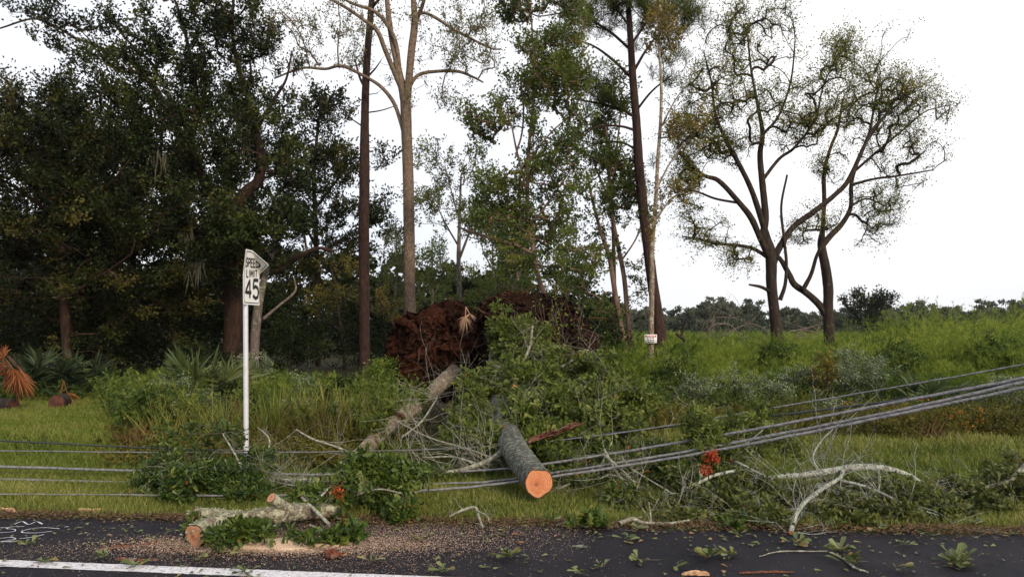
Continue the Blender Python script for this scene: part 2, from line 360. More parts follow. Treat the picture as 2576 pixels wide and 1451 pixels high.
def tree(name, label, d, bark, leafm, limbs, blobs, k=60, rad=.5, ll=.09, lw=.05, r0=.007, dj=1.0, group=None, tw=.004, moss=0, bias=.45,
         shape='diamond', tc=.22, extra=None, cat='tree', expo=.45, maxr=.07, up=.25, wig=.12, zb=.1, gap=-.10):
    ll *= 1.22; lw *= 1.25
    W = [limb_world(l, d, dj if i else 0) for i, l in enumerate(limbs)]
    base = W[0][0, :3].copy(); base[2] = float(ground(base[0], base[1]))-.05
    if abs(W[0][0, 2]-base[2]) > .02: W[0] = np.vstack([[base[0], base[1], base[2], W[0][0, 3]*1.25], W[0]])
    T = np.vstack([blob(*b[:6], int(b[6]*1.35)) for b in blobs]) if blobs else np.zeros((0, 3))
    if len(T):
        nz = np.array([noise.noise(Vector((p_[0]*.75, p_[1]*.75, p_[2]*1.1)))+.5*noise.noise(Vector((p_[0]*1.9, p_[1]*1.9, p_[2]*2.4+7))) for p_ in T]); T = T[nz > gap]
    th = thing(name, label, cat, base, group)
    wood = MB(); grow(wood, W, T, r0=r0, expo=expo, maxr=maxr, up=up, wig=wig)
    if len(T):
        cc_ = base*.5+T.mean(0)*.5; cc_[2] = base[2]+.45*(T[:, 2].max()-base[2]); outd = unit(unit(T-cc_)+[0, 0, .45])
        m = MB(); tv = clump_leaves(m, T, k, rad, ll, lw, twigs=tw*1.4, tc=tc, shape=shape, bias=bias, zb=zb, outd=outd)
        wood.tris(tv, .5)
        if moss:
            for c in T[rng.integers(0, len(T), moss)]:
                q = 40; pp = c+rng.normal(size=(q, 3))*[.12, .12, .1]
                leaves(m, pp, unit(rng.normal(size=(q, 3))*.15+[0, 0, -1]), .35+.5*rng.random(q), .02, .5+.3*rng.random(q), 1)
        m.build('crown', [leafm, MOSS], th, smooth=False)
    if extra: extra(th, W, T)
    wood.build('trunk', bark, th)
    return th
# ------------------------------------------------------------------ ground, road
def nonuni(a, b, n0, dense, far, nf):
    return np.unique(np.concatenate([np.linspace(a, b, n0), dense, np.geomspace(max(b, 1), far, nf)]))
xs = np.unique(np.concatenate([-np.geomspace(30, 1800, 22), np.linspace(-30, 30, 130), np.geomspace(30, 1800, 22)]))
ys = np.unique(np.concatenate([-np.geomspace(12, 1200, 10)[::-1], np.linspace(-12, 5, 8), np.linspace(5, 16, 60), np.linspace(16, 60, 60), np.geomspace(60, 2200, 24)]))
X, Y = np.meshgrid(xs, ys); Z = ground(X, Y)-.008
m = MB(); nx = len(xs); i, j = np.meshgrid(np.arange(len(ys)-1), np.arange(nx-1), indexing='ij')
q = np.stack([i*nx+j, i*nx+j+1, (i+1)*nx+j+1, (i+1)*nx+j], -1).reshape(-1, 4)
m.add(np.stack([X, Y, Z], -1), .5, quads=q)
gm, nt, o = newmat('soil_and_turf')
tc = nt.nodes.new('ShaderNodeTexCoord'); n1 = nt.nodes.new('ShaderNodeTexNoise'); n1.inputs['Scale'].default_value = 2.5; n1.inputs['Detail'].default_value = 10; n1.inputs['Roughness'].default_value = .7
nt.links.new(tc.outputs['Object'], n1.inputs['Vector'])
r = ramp(nt, [(.022, .015, .009), (.035, .032, .013), (.05, .055, .018)], [.35, .5, .7]); nt.links.new(n1.outputs['Fac'], r.inputs['Fac'])
b = nt.nodes.new('ShaderNodeBsdfPrincipled'); b.inputs['Roughness'].default_value = .95; b.inputs['Specular IOR Level'].default_value = .1
nt.links.new(r.outputs['Color'], b.inputs['Base Color'])
bp = nt.nodes.new('ShaderNodeBump'); bp.inputs['Strength'].default_value = .8; bp.inputs['Distance'].default_value = .05
nt.links.new(n1.outputs['Fac'], bp.inputs['Height']); nt.links.new(bp.outputs[0], b.inputs['Normal']); nt.links.new(b.outputs[0], o.inputs[0])
tag(m.build('ground', gm), kind='structure')

# asphalt
asph, nt, o = newmat('asphalt')
tc = nt.nodes.new('ShaderNodeTexCoord')
n1 = nt.nodes.new('ShaderNodeTexNoise'); n1.inputs['Scale'].default_value = 140; n1.inputs['Detail'].default_value = 3
n2 = nt.nodes.new('ShaderNodeTexNoise'); n2.inputs['Scale'].default_value = 1.3; n2.inputs['Detail'].default_value = 8; n2.inputs['Roughness'].default_value = .65
v1 = nt.nodes.new('ShaderNodeTexVoronoi'); v1.inputs['Scale'].default_value = 60
for n_ in (n1, n2, v1): nt.links.new(tc.outputs['Object'], n_.inputs['Vector'])
r1 = ramp(nt, [(.008, .0075, .011), (.028, .026, .033)], [.3, .75]); nt.links.new(n1.outputs['Fac'], r1.inputs['Fac'])
r2 = ramp(nt, [(.55, .55, .62), (1.5, 1.35, 1.25)], [.35, .7]); nt.links.new(n2.outputs['Fac'], r2.inputs['Fac'])
mx = nt.nodes.new('ShaderNodeMix'); mx.data_type = 'RGBA'; mx.blend_type = 'MULTIPLY'; mx.inputs['Factor'].default_value = 1
nt.links.new(r1.outputs['Color'], mx.inputs['A']); nt.links.new(r2.outputs['Color'], mx.inputs['B'])
b = nt.nodes.new('ShaderNodeBsdfPrincipled'); b.inputs['Roughness'].default_value = .8; b.inputs['Specular IOR Level'].default_value = .15
nt.links.new(mx.outputs['Result'], b.inputs['Base Color'])
bp = nt.nodes.new('ShaderNodeBump'); bp.inputs['Strength'].default_value = .6; bp.inputs['Distance'].default_value = .006
nt.links.new(v1.outputs['Distance'], bp.inputs['Height']); nt.links.new(bp.outputs[0], b.inputs['Normal']); nt.links.new(b.outputs[0], o.inputs[0])
m = MB(); xr = np.linspace(-120, 120, 1600); ye = yedge(xr)+.03*np.sin(xr*3.1)+.02*np.sin(xr*9.7+1)+rng.normal(size=len(xr))*.008
rows = [np.full(len(xr), 0.0)+(-8-.066*xr), 2-.066*xr, ye-.05, ye]; zz = [0.0, 0.0, 0.0, -.035]
V = np.stack([np.stack([xr, y_, np.full(len(xr), z_)], -1) for y_, z_ in zip(rows, zz)], 0)
n_ = len(xr); i, j = np.meshgrid(np.arange(3), np.arange(n_-1), indexing='ij')
m.add(V, .5, quads=np.stack([i*n_+j, i*n_+j+1, (i+1)*n_+j+1, (i+1)*n_+j], -1).reshape(-1, 4))
road = tag(m.build('road', asph), kind='structure')

def yline(x): return 5.392-.122*(np.asarray(x, float)+1.045)-.018*np.clip(np.asarray(x, float)+.6, 0, 99)**1.5*0
paint, nt, o = newmat('worn_white_paint')
tc = nt.nodes.new('ShaderNodeTexCoord'); n1 = nt.nodes.new('ShaderNodeTexNoise'); n1.inputs['Scale'].default_value = 30; n1.inputs['Detail'].default_value = 8; n1.inputs['Roughness'].default_value = .8
nt.links.new(tc.outputs['Object'], n1.inputs['Vector'])
r = ramp(nt, [(.06, .06, .06), (.55, .54, .56), (.72, .71, .74)], [.36, .47, .7]); nt.links.new(n1.outputs['Fac'], r.inputs['Fac'])
b = nt.nodes.new('ShaderNodeBsdfPrincipled'); b.inputs['Roughness'].default_value = .7; nt.links.new(r.outputs['Color'], b.inputs['Base Color']); nt.links.new(b.outputs[0], o.inputs[0])
m = MB(); xr = np.linspace(-14, 14, 700); yc = yline(xr)
lo = yc-.075+rng.normal(size=700)*.003; hi = yc+.075+rng.normal(size=700)*.003
V = np.stack([np.stack([xr, lo, np.full(700, .004)], -1), np.stack([xr, hi, np.full(700, .004)], -1)], 0)
j = np.arange(699); m.add(V, .5, quads=np.stack([j, j+1, 700+j+1, 700+j], -1))
tag(m.build('edge_line', paint, road), kind='structure')

# spray-paint utility marks on the asphalt (strokes in ground coordinates)
def ribbon(m, pts, w, z=.008, t=.5):
    c = curve(np.array([[x, y, z] for x, y in pts]), 4); tn = unit(np.gradient(c, axis=0)); s = np.stack([-tn[:, 1], tn[:, 0], tn[:, 2]*0], -1)*w/2
    s = s*(1+.25*rng.normal(size=(len(c), 1)))
    n = len(c); V = np.vstack([c-s, c+s]); j = np.arange(n-1); m.add(V, t, quads=np.stack([j, j+1, n+j+1, n+j], -1))
def pxg(px, py):              # where a ray through the frame meets the road surface
    d = H*F/(py-HY); return ((px-CX)/F*d, d)
spray = leafmat('spray_paint', [(.45, .45, .5), (.6, .6, .66)], 0, .8, .1)
m = MB()
K = 2576/4096
def crop4(x, y): return ((x/2.0527)*K, (1600+y/2.0527)*K)
strokes = [[(115, 1024), (185, 1000), (235, 1026), (300, 1002), (350, 1022)], [(200, 1041), (90, 1045), (60, 1060), (125, 1066), (110, 1084), (0, 1092)], [(0, 1052), (60, 1050)],
           [(490, 1060), (340, 1051), (210, 1070), (185, 1091), (300, 1094), (430, 1080)], [(530, 1045), (565, 1042)],
           [(0, 1140), (85, 1131), (130, 1144), (60, 1158), (0, 1167)], [(0, 1167), (165, 1166)], [(160, 1142), (280, 1128), (365, 1106)]]
for s in strokes: ribbon(m, [pxg(*crop4(*p)) for p in s], .011)
sm_ = m.build('spray_lettering', spray, road)

# ------------------------------------------------------------------ power lines
WG = plainmat('aluminium_wire', (.21, .21, .225), .6, .1, .3, .5, 25, bump=.8)
WB = plainmat('black_wire', (.03, .035, .045), .5, 0, .4)
def cable(pts, mat, label, wpx=None):
    """pts: (column, row, distance, width)"""
    a = np.array([[*P(p[0], p[1], p[2]), p[3]*p[2]/F/2*.76] for p in pts]); c = curve(a, 16); c[:, 2] += .0022*np.sin(np.arange(len(c))*.9+len(label))*np.sin(np.arange(len(c))*.23)
    mid = c[len(c)//2, :3]
    m = MB(); m.tube(c[:, :3], c[:, 3], 8, .5, cap=True)
    o = m.build('power_cable', mat, origin=mid); tag(o, label, 'cable', 'downed power lines')
cable([(-300, 1095, 10.5, 5), (0, 1108, 10.5, 5), (430, 1128, 10.2, 5), (860, 1136, 9.9, 4), (1250, 1118, 9.7, 4), (1600, 1082, 9.3, 5), (2090, 1028, 8.4, 7), (2400, 985, 7.7, 7.5), (2576, 960, 7.2, 8), (2900, 905, 6.6, 9)], WB,
      'black cable topmost of the downed lines at left, second from top at right')
cable([(-300, 1128, 9.9, 4), (0, 1133, 9.9, 4), (500, 1138, 9.7, 4), (860, 1135, 9.6, 3.5), (1200, 1124, 9.5, 3.5), (1560, 1088, 9.3, 4), (2000, 1016, 8.6, 5), (2300, 965, 7.9, 5), (2576, 916, 7.3, 6), (2900, 850, 6.6, 7)], WG,
      'thin pale cable, highest of the lines where they rise over the weeds')
cable([(-300, 1166, 9.0, 9), (0, 1173, 9.0, 9), (400, 1185, 9.0, 8), (830, 1193, 9.0, 8), (1180, 1184, 8.9, 8), (1360, 1168, 8.8, 9), (1700, 1114, 8.4, 9), (1960, 1068, 8.0, 10), (2300, 1003, 7.4, 11), (2576, 951, 6.9, 12), (2900, 880, 6.3, 13)], WG,
      'thick grey cable, uppermost of the three thick lines at right')
cable([(-300, 1200, 8.7, 9), (0, 1205, 8.7, 9), (340, 1213, 8.7, 8), (800, 1222, 8.6, 8), (1140, 1215, 8.5, 8), (1290, 1204, 8.5, 8), (1640, 1150, 8.2, 9), (1920, 1099, 7.9, 10), (2250, 1034, 7.3, 11), (2576, 961, 6.8, 12), (2900, 888, 6.2, 13)], WG,
      'thick grey cable running between two others just behind the cut trunk')
cable([(-300, 1238, 7.95, 5), (0, 1242, 7.93, 5), (330, 1244, 7.9, 6), (700, 1246, 7.88, 8), (1040, 1235, 7.95, 9), (1290, 1212, 8.02, 9), (1640, 1160, 8.0, 9), (1920, 1110, 7.6, 10), (2250, 1043, 7.1, 11), (2576, 975, 6.6, 11), (2900, 905, 6.0, 12)], WG,
      'lowest thick grey cable, lying close over the grass at the road side')

# ------------------------------------------------------------------ speed limit sign
SD = 10.6
def signmap(u, v, off=0.0):
    """u across 0..1, v up 0..1 on the bent plate"""
    s = u; wv = np.clip((v-.56)/.44, 0, 1)
    t = float(np.clip((u-.52)/.48+(v-.56)/.44-1, 0, 1))          # beyond the diagonal crease the corner is folded out
    px = 612+41*s+7*wv*(1-s)**2+25*t
    py = 765-139*v+3*s+5*wv*s+33*t
    dpt = SD+.56*s-.30*t
    p = P(px, py, dpt)
    return p
def signpt(u, v, off=0.0):
    p = signmap(u, v)
    if off:
        e = 1e-3; a = signmap(min(u+e, 1.0), v)-signmap(max(u-e, 0), v); b_ = signmap(u, min(v+e, 1.))-signmap(u, max(v-e, 0)); n = unit(np.cross(a, b_))
        if np.dot(n, np.array([0, 0, H])-p) < 0: n = -n
        p = p+n*off
    return p
sb = np.array([P(618, 1165, SD+.16)[0], SD+.16, 0]); sb[2] = float(ground(sb[0], sb[1]))
sign = thing('speed_limit_sign', 'white speed limit 45 sign with its top corner bent over, on a white pole', 'road sign', sb)
SIGNW = plainmat('sign_white', (.82, .81, .79), .45, 0, .5, .06, 8)
SIGNK = plainmat('sign_black', (.012, .012, .014), .5, 0, .4)
POLE = plainmat('galvanised_pole', (.58, .59, .64), .5, .15, .5, .12, 12)
def inset(u, v, r=.09):       # round the plate corners
    return u, v
m = MB(); NU, NV = 24, 36; front = np.zeros((NV+1, NU+1, 3)); back = front.copy()
for iv in range(NV+1):
    for iu in range(NU+1):
        u, v = iu/NU, iv/NV
        # superellipse-rounded outline
        cu, cv = u*2-1, (v*2-1)*1.0; ru, rv = .10, .08
        ax, ay = max(0, abs(cu)-(1-ru))/ru, max(0, abs(cv)-(1-rv))/rv
        L_ = math.hypot(ax, ay)
        if L_ > 1e-6 and ax > 0 and ay > 0:
            k_ = max(ax, ay)/L_; cu = math.copysign((1-ru)+ax*k_*ru, cu); cv = math.copysign((1-rv)+ay*k_*rv, cv)
        u, v = (cu+1)/2, (cv+1)/2
        front[iv, iu] = signpt(u, v, .0015); back[iv, iu] = signpt(u, v, -.0015)
G = (np.arange(NV)[:, None]*(NU+1)+np.arange(NU)[None]); q = np.stack([G, G+1, G+NU+2, G+NU+1], -1).reshape(-1, 4)
m.add(front, .5, quads=q); m.add(back, .5, quads=q[:, ::-1])
ring = [(0, i) for i in range(NU)]+[(i, NU) for i in range(NV)]+[(NV, i) for i in range(NU, 0, -1)]+[(i, 0) for i in range(NV, 0, -1)]
fr = np.array([front[a] for a in ring]); bk = np.array([back[a] for a in ring]); n_ = len(ring); j = np.arange(n_); m.add(np.vstack([fr, bk]), .5, quads=np.stack([j, (j+1) % n_, n_+(j+1) % n_, n_+j], -1))
m.build('sign_plate', SIGNW, sign)
def sstroke(m, pts, wu, smooth=False, closed=False):
    """ribbon following the plate; pts in plate units, width in plate heights"""
    pts = [np.array(p, float) for p in pts]
    if closed: pts = pts+[pts[0]]
    res = []
    if smooth: c = curve(np.array(pts), 5)
    else:
        c = []
        for a, b_ in zip(pts[:-1], pts[1:]):
            for k_ in range(5): c.append(a+(b_-a)*k_/5)
        c.append(pts[-1]); c = np.array(c)
    asp = .8
    cc = c*np.array([asp, 1]); tn = np.gradient(cc, axis=0); tn /= (np.linalg.norm(tn, axis=1, keepdims=True)+1e-9); nn = np.stack([-tn[:, 1], tn[:, 0]], -1)*wu/2
    A = (cc-nn)/np.array([asp, 1]); B = (cc+nn)/np.array([asp, 1])
    V = np.array([signpt(*np.clip(a, .005, .995), .006) for a in A]+[signpt(*np.clip(b_, .005, .995), .006) for b_ in B]); n = len(A); j = np.arange(n-1)
    m.add(V, .5, quads=np.stack([j, j+1, n+j+1, n+j], -1))
GL = {'S': ([[(.95, .82), (.7, 1), (.3, 1), (.05, .8), (.2, .58), (.8, .42), (.95, .2), (.7, 0), (.3, 0), (.05, .18)]], True),
      'P': ([[(0.05, 0), (0.05, 1)], [(0.05, 1), (.7, 1), (.95, .88), (.95, .6), (.7, .48), (.05, .48)]], False),
      'E': ([[(.95, 1), (.05, 1), (.05, 0), (.95, 0)], [(.05, .5), (.8, .5)]], False),
      'D': ([[(.05, 0), (.05, 1), (.55, 1), (.9, .8), (.95, .5), (.9, .2), (.55, 0), (.05, 0)]], False),
      'L': ([[(.05, 1), (.05, 0), (.9, 0)]], False), 'I': ([[(.5, 0), (.5, 1)]], False),
      'M': ([[(.03, 0), (.03, 1), (.5, .3), (.97, 1), (.97, 0)]], False), 'T': ([[(0, 1), (1, 1)], [(.5, 1), (.5, 0)]], False),
      '4': ([[(.75, 0), (.75, 1), (.02, .3), (1, .3)]], False),
      '5': ([[(.92, 1), (.2, 1), (.1, .56), (.5, .66), (.85, .56), (.96, .33), (.82, .08), (.48, 0), (.05, .14)]], False)}
m = MB()
def word(txt, u0, u1, v0, v1, wst, gap=.25):
    ws = {'I': .35, 'M': 1.15}; tot = sum(ws.get(c, 1) for c in txt)+gap*(len(txt)-1); x = u0; k_ = (u1-u0)/tot
    for c in txt:
        st, smo = GL[c]; cw = ws.get(c, 1)*k_
        for s_ in st: sstroke(m, [(x+p[0]*cw, v0+p[1]*(v1-v0)) for p in s_], wst, smo)
        x += cw+gap*k_
word('SPEED', .09, .88, .69, .84, .032, .3)
word('LIMIT', .18, .84, .50, .63, .028, .35)
word('45', .11, .93, .12, .45, .062, .22)
bd = [(.09, .035), (.91, .035), (.965, .07), (.965, .93), (.91, .965), (.09, .965), (.035, .93), (.035, .07)]
sstroke(m, bd, .014, False, True)
m.build('lettering', SIGNK, sign)
m = MB(); pt = P(617.5, 690, SD+.17); pb = P(620, 1168, SD+.17)
m.tube(np.linspace(pb-[0, 0, .25], pt, 12), .034, 16, .5, cap=True); m.build('pole', POLE, sign)
for v in (.30, .62):
    m = MB(); c = signpt(.12, v, .006); m.tube(np.array([c, c+[0, -.008, 0]]), .008, 8, .5, cap=True)
    m.build('bolt', POLE, sign)

# ------------------------------------------------------------------ standing trees
live = tree('live_oak', 'large spreading live oak behind the bent road sign', 24, OAKBARK, OAKLEAF, [
    [(592, 960, 62), (586, 880, 52), (590, 790, 50), (582, 720, 56), (596, 640, 60), (598, 590, 44)],
    [(597, 640, 46), (594, 530, 34), (620, 483, 30), (650, 455, 26), (656, 392, 24), (642, 330, 22), (625, 250, 16), (600, 170, 12), (585, 80, 9), (590, -40, 6)],
    [(590, 640, 40), (560, 560, 30), (520, 470, 28), (465, 370, 26), (433, 295, 24), (407, 256, 22), (386, 217, 18), (360, 190, 14), (325, 152, 11), (277, 134, 9), (234, 113, 8), (186, 95, 7), (152, 74, 6), (87, 48, 5), (0, 72, 4)],
    [(386, 217, 12), (392, 175, 9), (372, 150, 7), (310, 90, 6), (270, 20, 5)],
    [(610, 690, 34), (560, 655, 26), (520, 610, 22), (470, 560, 16), (400, 520, 10)],
    [(610, 710, 30), (660, 690, 18), (705, 678, 14), (745, 648, 12), (800, 625, 9), (840, 632, 5)],
    [(642, 330, 14), (690, 250, 9), (720, 200, 6), (735, 130, 4)],
    [(470, 380, 16), (495, 290, 12), (490, 200, 10), (470, 100, 8), (440, 0, 6)],
    ], [(560, 420, 24, 190, 150, 3.5, 300), (480, 580, 22, 200, 140, 3, 260), (400, 210, 23, 150, 120, 3, 140), (560, 190, 24, 150, 130, 3, 150), (560, 60, 23, 130, 80, 3, 70),
        (250, 90, 23, 150, 60, 2.5, 50), (690, 420, 23, 70, 130, 2, 60), (640, 580, 22, 110, 60, 2, 60), (90, 50, 23, 90, 40, 2, 22), (330, 380, 22, 120, 140, 2.5, 110), (480, 660, 21.5, 110, 60, 1.5, 40)],
    k=100, rad=.52, ll=.08, lw=.048, moss=14, bias=.46, gap=-.05, tc=.28, r0=.009)
tree('leaning_trunk', 'slim leaning tree with a lit trunk just right of the live oak trunk', 22.5, GREYBARK, OAKLEAF, [
    [(640, 950, 26), (640, 880, 24), (646, 800, 24), (655, 745, 20), (668, 690, 16), (690, 620, 10), (700, 560, 7)],
    [(662, 802, 9), (700, 770, 6), (742, 733, 6), (740, 700, 4)]], [(700, 560, 22.5, 60, 70, 1, 16)], k=72, rad=.4, tw=.004)
tree('water_oak', 'dark dense oak filling the left edge, red-brown trunk', 19.5, OAKBARK, OAKLEAF2, [
    [(172, 985, 26), (170, 900, 24), (163, 780, 24), (158, 650, 20), (150, 500, 16), (120, 380, 12), (60, 300, 8)],
    [(158, 620, 14), (220, 520, 10), (290, 450, 8), (330, 400, 5)], [(155, 560, 12), (80, 500, 9), (0, 450, 6), (-80, 430, 4)], [(165, 750, 10), (260, 690, 7), (330, 640, 5)]],
    [(100, 420, 19.5, 190, 210, 2.5, 300), (300, 600, 20, 160, 180, 2.2, 260), (60, 640, 19.5, 190, 160, 2.2, 220), (-100, 350, 19, 100, 200, 2, 60), (230, 330, 20.5, 110, 110, 2, 70), (260, 800, 21, 180, 90, 1.8, 110), (20, 800, 22, 140, 80, 1.5, 60), (420, 780, 22, 120, 100, 1.5, 80)],
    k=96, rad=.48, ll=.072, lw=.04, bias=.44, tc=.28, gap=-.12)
tree('wood_edge_oak', 'dark oak deeper in the wood, filling between the left oak and the live oak', 30, OAKBARK, OAKLEAF2, [
    [(330, 930, 20), (328, 800, 18), (335, 650, 15), (320, 500, 12), (330, 400, 8), (340, 320, 5)], [(330, 600, 10), (420, 500, 7), (500, 440, 4)], [(332, 560, 10), (220, 470, 7), (120, 420, 4)]],
    [(330, 420, 30, 200, 150, 2.5, 150), (480, 600, 30, 190, 150, 2.5, 170), (150, 560, 30, 200, 170, 2.5, 170), (330, 740, 30, 220, 110, 2.5, 130), (60, 350, 30, 130, 110, 2, 50), (640, 640, 31, 90, 110, 2, 60)],
    k=84, rad=.75, ll=.12, lw=.07, bias=.35)
tree('understory_oak', 'crooked dark trunk in the shade between the palmettos and live oak', 23, OAKBARK, OAKLEAF2, [
    [(243, 940, 22), (240, 830, 18), (232, 740, 14), (240, 660, 10), (260, 560, 7)]], [(250, 600, 24, 120, 90, 2, 60)], k=72, rad=.5)
tree('tall_oak', 'tall open oak with rusty foliage behind the red-barked pine', 34, OAKBARK, OAKLEAF2, [
    [(800, 930, 16), (798, 800, 14), (795, 600, 13), (790, 450, 10), (800, 320, 7), (810, 240, 4)], [(797, 520, 8), (850, 450, 6), (900, 380, 4)], [(795, 620, 8), (760, 560, 5), (720, 540, 3)], [(797, 650, 7), (860, 600, 5), (930, 570, 3)]],
    [(800, 270, 34, 90, 60, 2, 60), (780, 380, 34, 70, 60, 2, 45), (850, 430, 34, 70, 60, 2, 40), (770, 520, 33, 80, 80, 2, 60), (860, 590, 34, 90, 90, 2, 60), (740, 680, 33, 90, 70, 2, 60), (950, 540, 35, 50, 60, 1.5, 18), (930, 400, 35, 50, 40, 1.5, 14)],
    k=78, rad=.6, ll=.11, lw=.065, moss=10, bias=.5)
tree('red_pine', 'tall straight pine with red-brown bark left of the pale forked tree', 26, PINEBARK, NEEDLE, [
    [(917, 960, 31), (917, 880, 28), (916, 600, 27), (917, 400, 25), (918, 300, 21), (921, 200, 19), (927, 100, 17), (935, 0, 15), (938, -90, 13)],
    [(921, 225, 9), (905, 195, 6), (893, 150, 4)], [(924, 195, 6), (945, 172, 4), (960, 150, 2)], [(916, 285, 4), (960, 278, 3), (1000, 265, 2)], [(915, 320, 4), (885, 300, 3), (868, 285, 2)],
    [(918, 240, 3), (950, 235, 2)], [(935, 20, 9), (960, -10, 6), (980, -60, 4)]], [(900, 130, 26, 30, 60, 1, 8), (980, 150, 26, 40, 60, 1, 9)], k=60, rad=.35, ll=.1, lw=.02, bias=.5)
tree('hickory', 'pale mottled tall tree forking high up at the centre left', 25, PALEBARK, HICKLEAF, [
    [(1034, 960, 32), (1033, 830, 30), (1030, 700, 29), (1028, 500, 28), (1024, 350, 27), (1020, 262, 27), (1012, 220, 22), (1003, 180, 17), (988, 110, 15), (979, 50, 14), (974, 0, 12), (968, -80, 9)],
    [(1021, 265, 24), (1028, 215, 19), (1035, 130, 19), (1043, 60, 18), (1040, 0, 14), (1035, -80, 10)],
    [(1043, 58, 14), (1058, 28, 10), (1068, -5, 9), (1080, -60, 6)], [(1056, 34, 8), (1072, 34, 8), (1100, 48, 8), (1140, 74, 7), (1185, 98, 6), (1235, 122, 5), (1262, 125, 3)],
    [(1028, 222, 14), (1040, 202, 10), (1060, 186, 9), (1100, 180, 8), (1150, 180, 8), (1185, 192, 6), (1216, 208, 4)],
    [(1016, 345, 8), (1008, 310, 9), (991, 260, 10), (961, 221, 9), (922, 195, 8), (861, 167, 8), (818, 174, 7), (760, 172, 6), (690, 198, 4)],
    [(1010, 225, 13), (985, 165, 12), (969, 126, 12), (950, 80, 11), (922, 56, 9), (870, 20, 8), (818, -8, 6)],
    [(1006, 185, 11), (998, 120, 10), (980, 72, 10), (943, 30, 9), (883, 8, 7), (840, -20, 5)],
    [(852, 168, 4), (850, 120, 4), (856, 60, 3), (850, 10, 2)], [(780, 172, 4), (765, 110, 3), (740, 60, 3), (700, 20, 2)]],
    [(1180, 60, 25, 80, 60, 2, 46), (1130, 140, 25, 80, 45, 2, 34), (1090, 250, 25, 80, 30, 1.5, 14), (1230, 110, 25, 50, 60, 1.5, 22), (850, 80, 25, 70, 80, 2, 28), (740, 100, 25, 70, 80, 2, 36), (690, 60, 25, 50, 60, 1.5, 16), (920, 120, 25, 60, 80, 2, 16), (1000, 60, 25, 60, 50, 2, 12)],
    k=46, rad=.5, ll=.062, lw=.035, tw=.004, up=.5, r0=.008, bias=.5)
tree('slender_gum', 'thin two-stemmed tree rising behind the root plates', 38, GREYBARK, HICKLEAF, [
    [(1157, 900, 13), (1156, 760, 12), (1154, 660, 11), (1155, 590, 9), (1158, 500, 6), (1160, 440, 4)], [(1156, 650, 7), (1175, 600, 6), (1190, 560, 4), (1200, 500, 3)], [(1154, 620, 5), (1125, 570, 4), (1100, 520, 3)], [(1157, 560, 4), (1135, 480, 3), (1120, 420, 2)]],
    [(1100, 420, 38, 60, 60, 2, 34), (1090, 520, 38, 70, 50, 2, 36), (1190, 440, 38, 60, 60, 2, 30), (1170, 560, 38, 90, 50, 2, 36), (1230, 520, 38, 50, 40, 2, 16)], k=60, rad=.55, ll=.10, lw=.06, r0=.008)
tree('sweetgum', 'green leafy sweetgum with thin pinkish trunk above the larger root plate', 21, PINKBARK, GUMLEAF, [
    [(1400, 900, 15), (1385, 790, 13), (1355, 700, 12), (1342, 630, 12), (1329, 555, 11), (1327, 455, 10), (1331, 368, 9), (1341, 260, 8), (1342, 173, 7), (1340, 100, 5), (1335, 20, 4)],
    [(1300, 380, 6), (1312, 340, 5), (1317, 280, 5), (1310, 190, 4)], [(1328, 500, 5), (1300, 380, 5), (1280, 300, 3), (1230, 230, 2)], [(1290, 616, 10), (1240, 600, 9), (1190, 585, 7), (1150, 570, 4)],
    [(1345, 640, 8), (1300, 618, 9), (1290, 616, 9)], [(1342, 560, 6), (1400, 480, 5), (1440, 420, 3)], [(1332, 400, 5), (1390, 330, 4), (1450, 280, 2)]],
    [(1325, 60, 21, 60, 70, 1.3, 70), (1390, 90, 21, 70, 70, 1.3, 64), (1440, 180, 21, 40, 60, 1.2, 26), (1290, 10, 21, 60, 30, 1.2, 24), (1430, 20, 21, 40, 40, 1.2, 20), (1345, 200, 21, 80, 60, 1.4, 66), (1420, 220, 21, 60, 80, 1.4, 44), (1400, 340, 21, 80, 80, 1.5, 74), (1250, 310, 21, 60, 40, 1.2, 30), (1215, 330, 21, 40, 30, 1, 12),
     (1350, 440, 21, 60, 50, 1.4, 34), (1420, 450, 21, 60, 70, 1.5, 44), (1270, 480, 21, 80, 45, 1.4, 44), (1240, 560, 21, 60, 50, 1.2, 28), (1380, 560, 21, 90, 60, 1.5, 66), (1350, 640, 20.5, 100, 50, 1.3, 56), (1430, 650, 21, 70, 60, 1.3, 40), (1180, 300, 21, 25, 18, .8, 6)],
    k=64, rad=.40, ll=.060, lw=.046, bias=.5, tc=.28, r0=.009)
